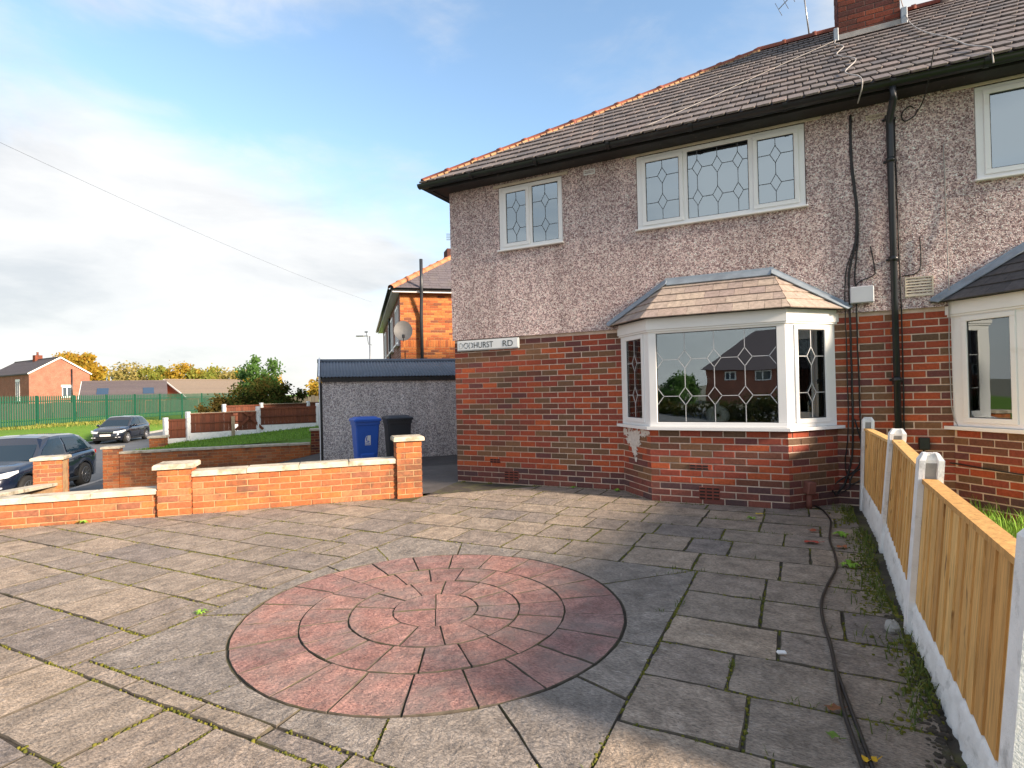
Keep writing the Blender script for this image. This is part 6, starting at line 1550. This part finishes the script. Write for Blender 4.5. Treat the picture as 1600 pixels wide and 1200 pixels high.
# ------------------------------------------------------------------ small things on the paving
cb=cable([(4.50,-.22,.012),(4.58,-.40,.014),(4.63,-.75,.014),(4.64,-1.0,.014),(4.605,-1.6,.014),(4.62,-2.1,.014),(4.61,-2.42,.014),(4.54,-2.84,.014),(4.50,-3.16,.014),(4.50,-3.45,.014),(4.52,-3.72,.014),(4.53,-4.0,.014),(4.535,-4.25,.014),(4.545,-4.42,.014),(4.57,-4.66,.014),(4.60,-5.0,.014),(4.62,-5.6,.014),(4.66,-6.6,.014)],.0085,M_CABLE,None,'ground_cable')
tag(cb,'thick black cable snaking over the paving beside the fence','cable')
cb2=cable([(4.53,-3.98,.013),(4.558,-4.26,.013),(4.575,-4.42,.013),(4.60,-4.66,.013),(4.63,-5.0,.013),(4.655,-5.6,.013),(4.69,-6.6,.013)],.008,M_CABLE,None,'ground_cable'); tag(cb2,'thinner black cable lying beside the thick one at the bottom','cable')
def leaf(label,x,y,size,c,rz,seed):
    r=random.Random(seed); m=MB(); n=14; vs=[(0,0,.012)]
    for i in range(n):
        a=2*math.pi*i/n; k=(1.0 if i%2 else .86)*r.uniform(.8,1.1); vs.append((size*k*math.cos(a)*1.25,size*k*math.sin(a)*.8,.006+.012*abs(math.sin(a*1.5+seed))*r.uniform(.5,1.4)))
    m.add(vs,[(0,1+i,1+(i+1)%n) for i in range(n)],Matrix.Translation((x,y,.006))@Matrix.Rotation(rz,4,'Z'),True); m.tube([(Matrix.Translation((x,y,.006))@Matrix.Rotation(rz,4,'Z')@Vector(p))[:] for p in ((size,0,.010),(size*1.9,.01,.016))],.0016,4)
    tag(m.build('fallen_leaf',plain('leaf '+label,c,.7,.25,60,.2)),label,'leaf')
leaf('yellow fallen leaf at the bottom right beside the cable',4.60,-4.66,.024,(.62,.36,.01),.4,1)
leaf('small green fallen leaf left of the cable',4.495,-4.56,.022,(.10,.17,.015),-.5,2)
leaf('curled brown fallen leaf on the cable',4.505,-4.36,.028,(.20,.075,.025),.2,3)
leaf('red fallen leaf on the paving near the fence',4.47,-1.77,.05,(.40,.045,.025),.1,4)
leaf('orange brown fallen leaf close to the far fence post',4.68,-1.84,.04,(.34,.11,.04),.9,5)
leaf('reddish fallen leaf nearer the bay',4.49,-1.37,.04,(.32,.07,.03),.3,6)
leaf('pale yellow fallen leaf below the bay window',4.03,-.85,.035,(.55,.40,.04),.5,7)
m=MB(); m.bbox(-.022,.022,-.012,.012,0,.016,.006,Matrix.Translation((4.31,-3.93,.006))@Matrix.Rotation(.3,4,'Z')); tag(m.build('pebble',M_CONCW),'small white stone on the paving right of the circle','stone')
r=random.Random(8); m=MB(); vs=[]
for i in range(6):
    for j in range(9):
        a=2*math.pi*j/9; ph=math.pi*(i+.5)/6; k=r.uniform(.8,1.15); vs.append((4.815+.036*k*math.sin(ph)*math.cos(a),-3.42+.055*k*math.sin(ph)*math.sin(a),.025+.034*k*math.cos(ph)))
m.add(vs,[(i*9+j,i*9+(j+1)%9,(i+1)*9+(j+1)%9,(i+1)*9+j) for i in range(5) for j in range(9)]+[tuple(range(9)),tuple(range(53,44,-1))]); tag(m.build('rubble_stone',M_CONC),'lump of pale rubble at the foot of a fence post','stone')
def weed(label,x,y,s,seed):
    m=MB(); r=random.Random(seed)
    for i in range(12):
        a=r.uniform(0,6.28); l=s*r.uniform(.6,1); d=Vector((math.cos(a),math.sin(a),0)); n=Vector((-d.y,d.x,0)); p=Vector((x,y,-.004)); q=p+d*l*.5+Vector((0,0,l*.5)); e=p+d*l+Vector((0,0,l*.25)); wv=l*.2
        m.add([p[:],(q-n*wv)[:],e[:],(q+n*wv)[:]],[(0,1,2,3)])
    tag(m.build('weed',M_GRASS),label,'weed')
weed('green leafy weed in the joint left of the red circle',1.19,-4.74,.05,1); weed('small weed at the foot of the low orange wall',-2.28,-3.66,.08,2); weed('green weed at the foot of the house left of the bay',1.78,-.03,.06,3); weed('weed in the corner between house wall and bay',2.36,-.06,.07,4)
weed('tall weed on the paving between cable and fence',4.70,-2.32,.09,5); weed('weed in a joint below the far fence post',4.70,-1.45,.09,6); weed('weed in a joint under the right part of the bay',3.98,-1.05,.07,7)

# things of one kind share a group
GROUPS={'parked_car':'cars parked along the road','wheelie_bin':'wheelie bins against the garage','brick_pier':'brick piers of the garden walls','garden_wall':'orange brick garden walls',
        'brown_panel_fence':'brown timber fences of the neighbour','curtain':'curtains behind the windows','fallen_leaf':'fallen leaves on the paving','weed':'weeds in the paving joints',
        'ground_cable':'black cables on the paving','tv_aerial':'tv aerials on the roofs','bungalow':'low houses beyond the green fence','brick_house':'brick houses in the background','shrub':'shrubs behind the brown fence'}
for o in list(col.objects):
    if o.parent is None and 'category' in o and 'group' not in o:
        k=o.name.split('.')[0]
        if k in GROUPS: o['group']=GROUPS[k]
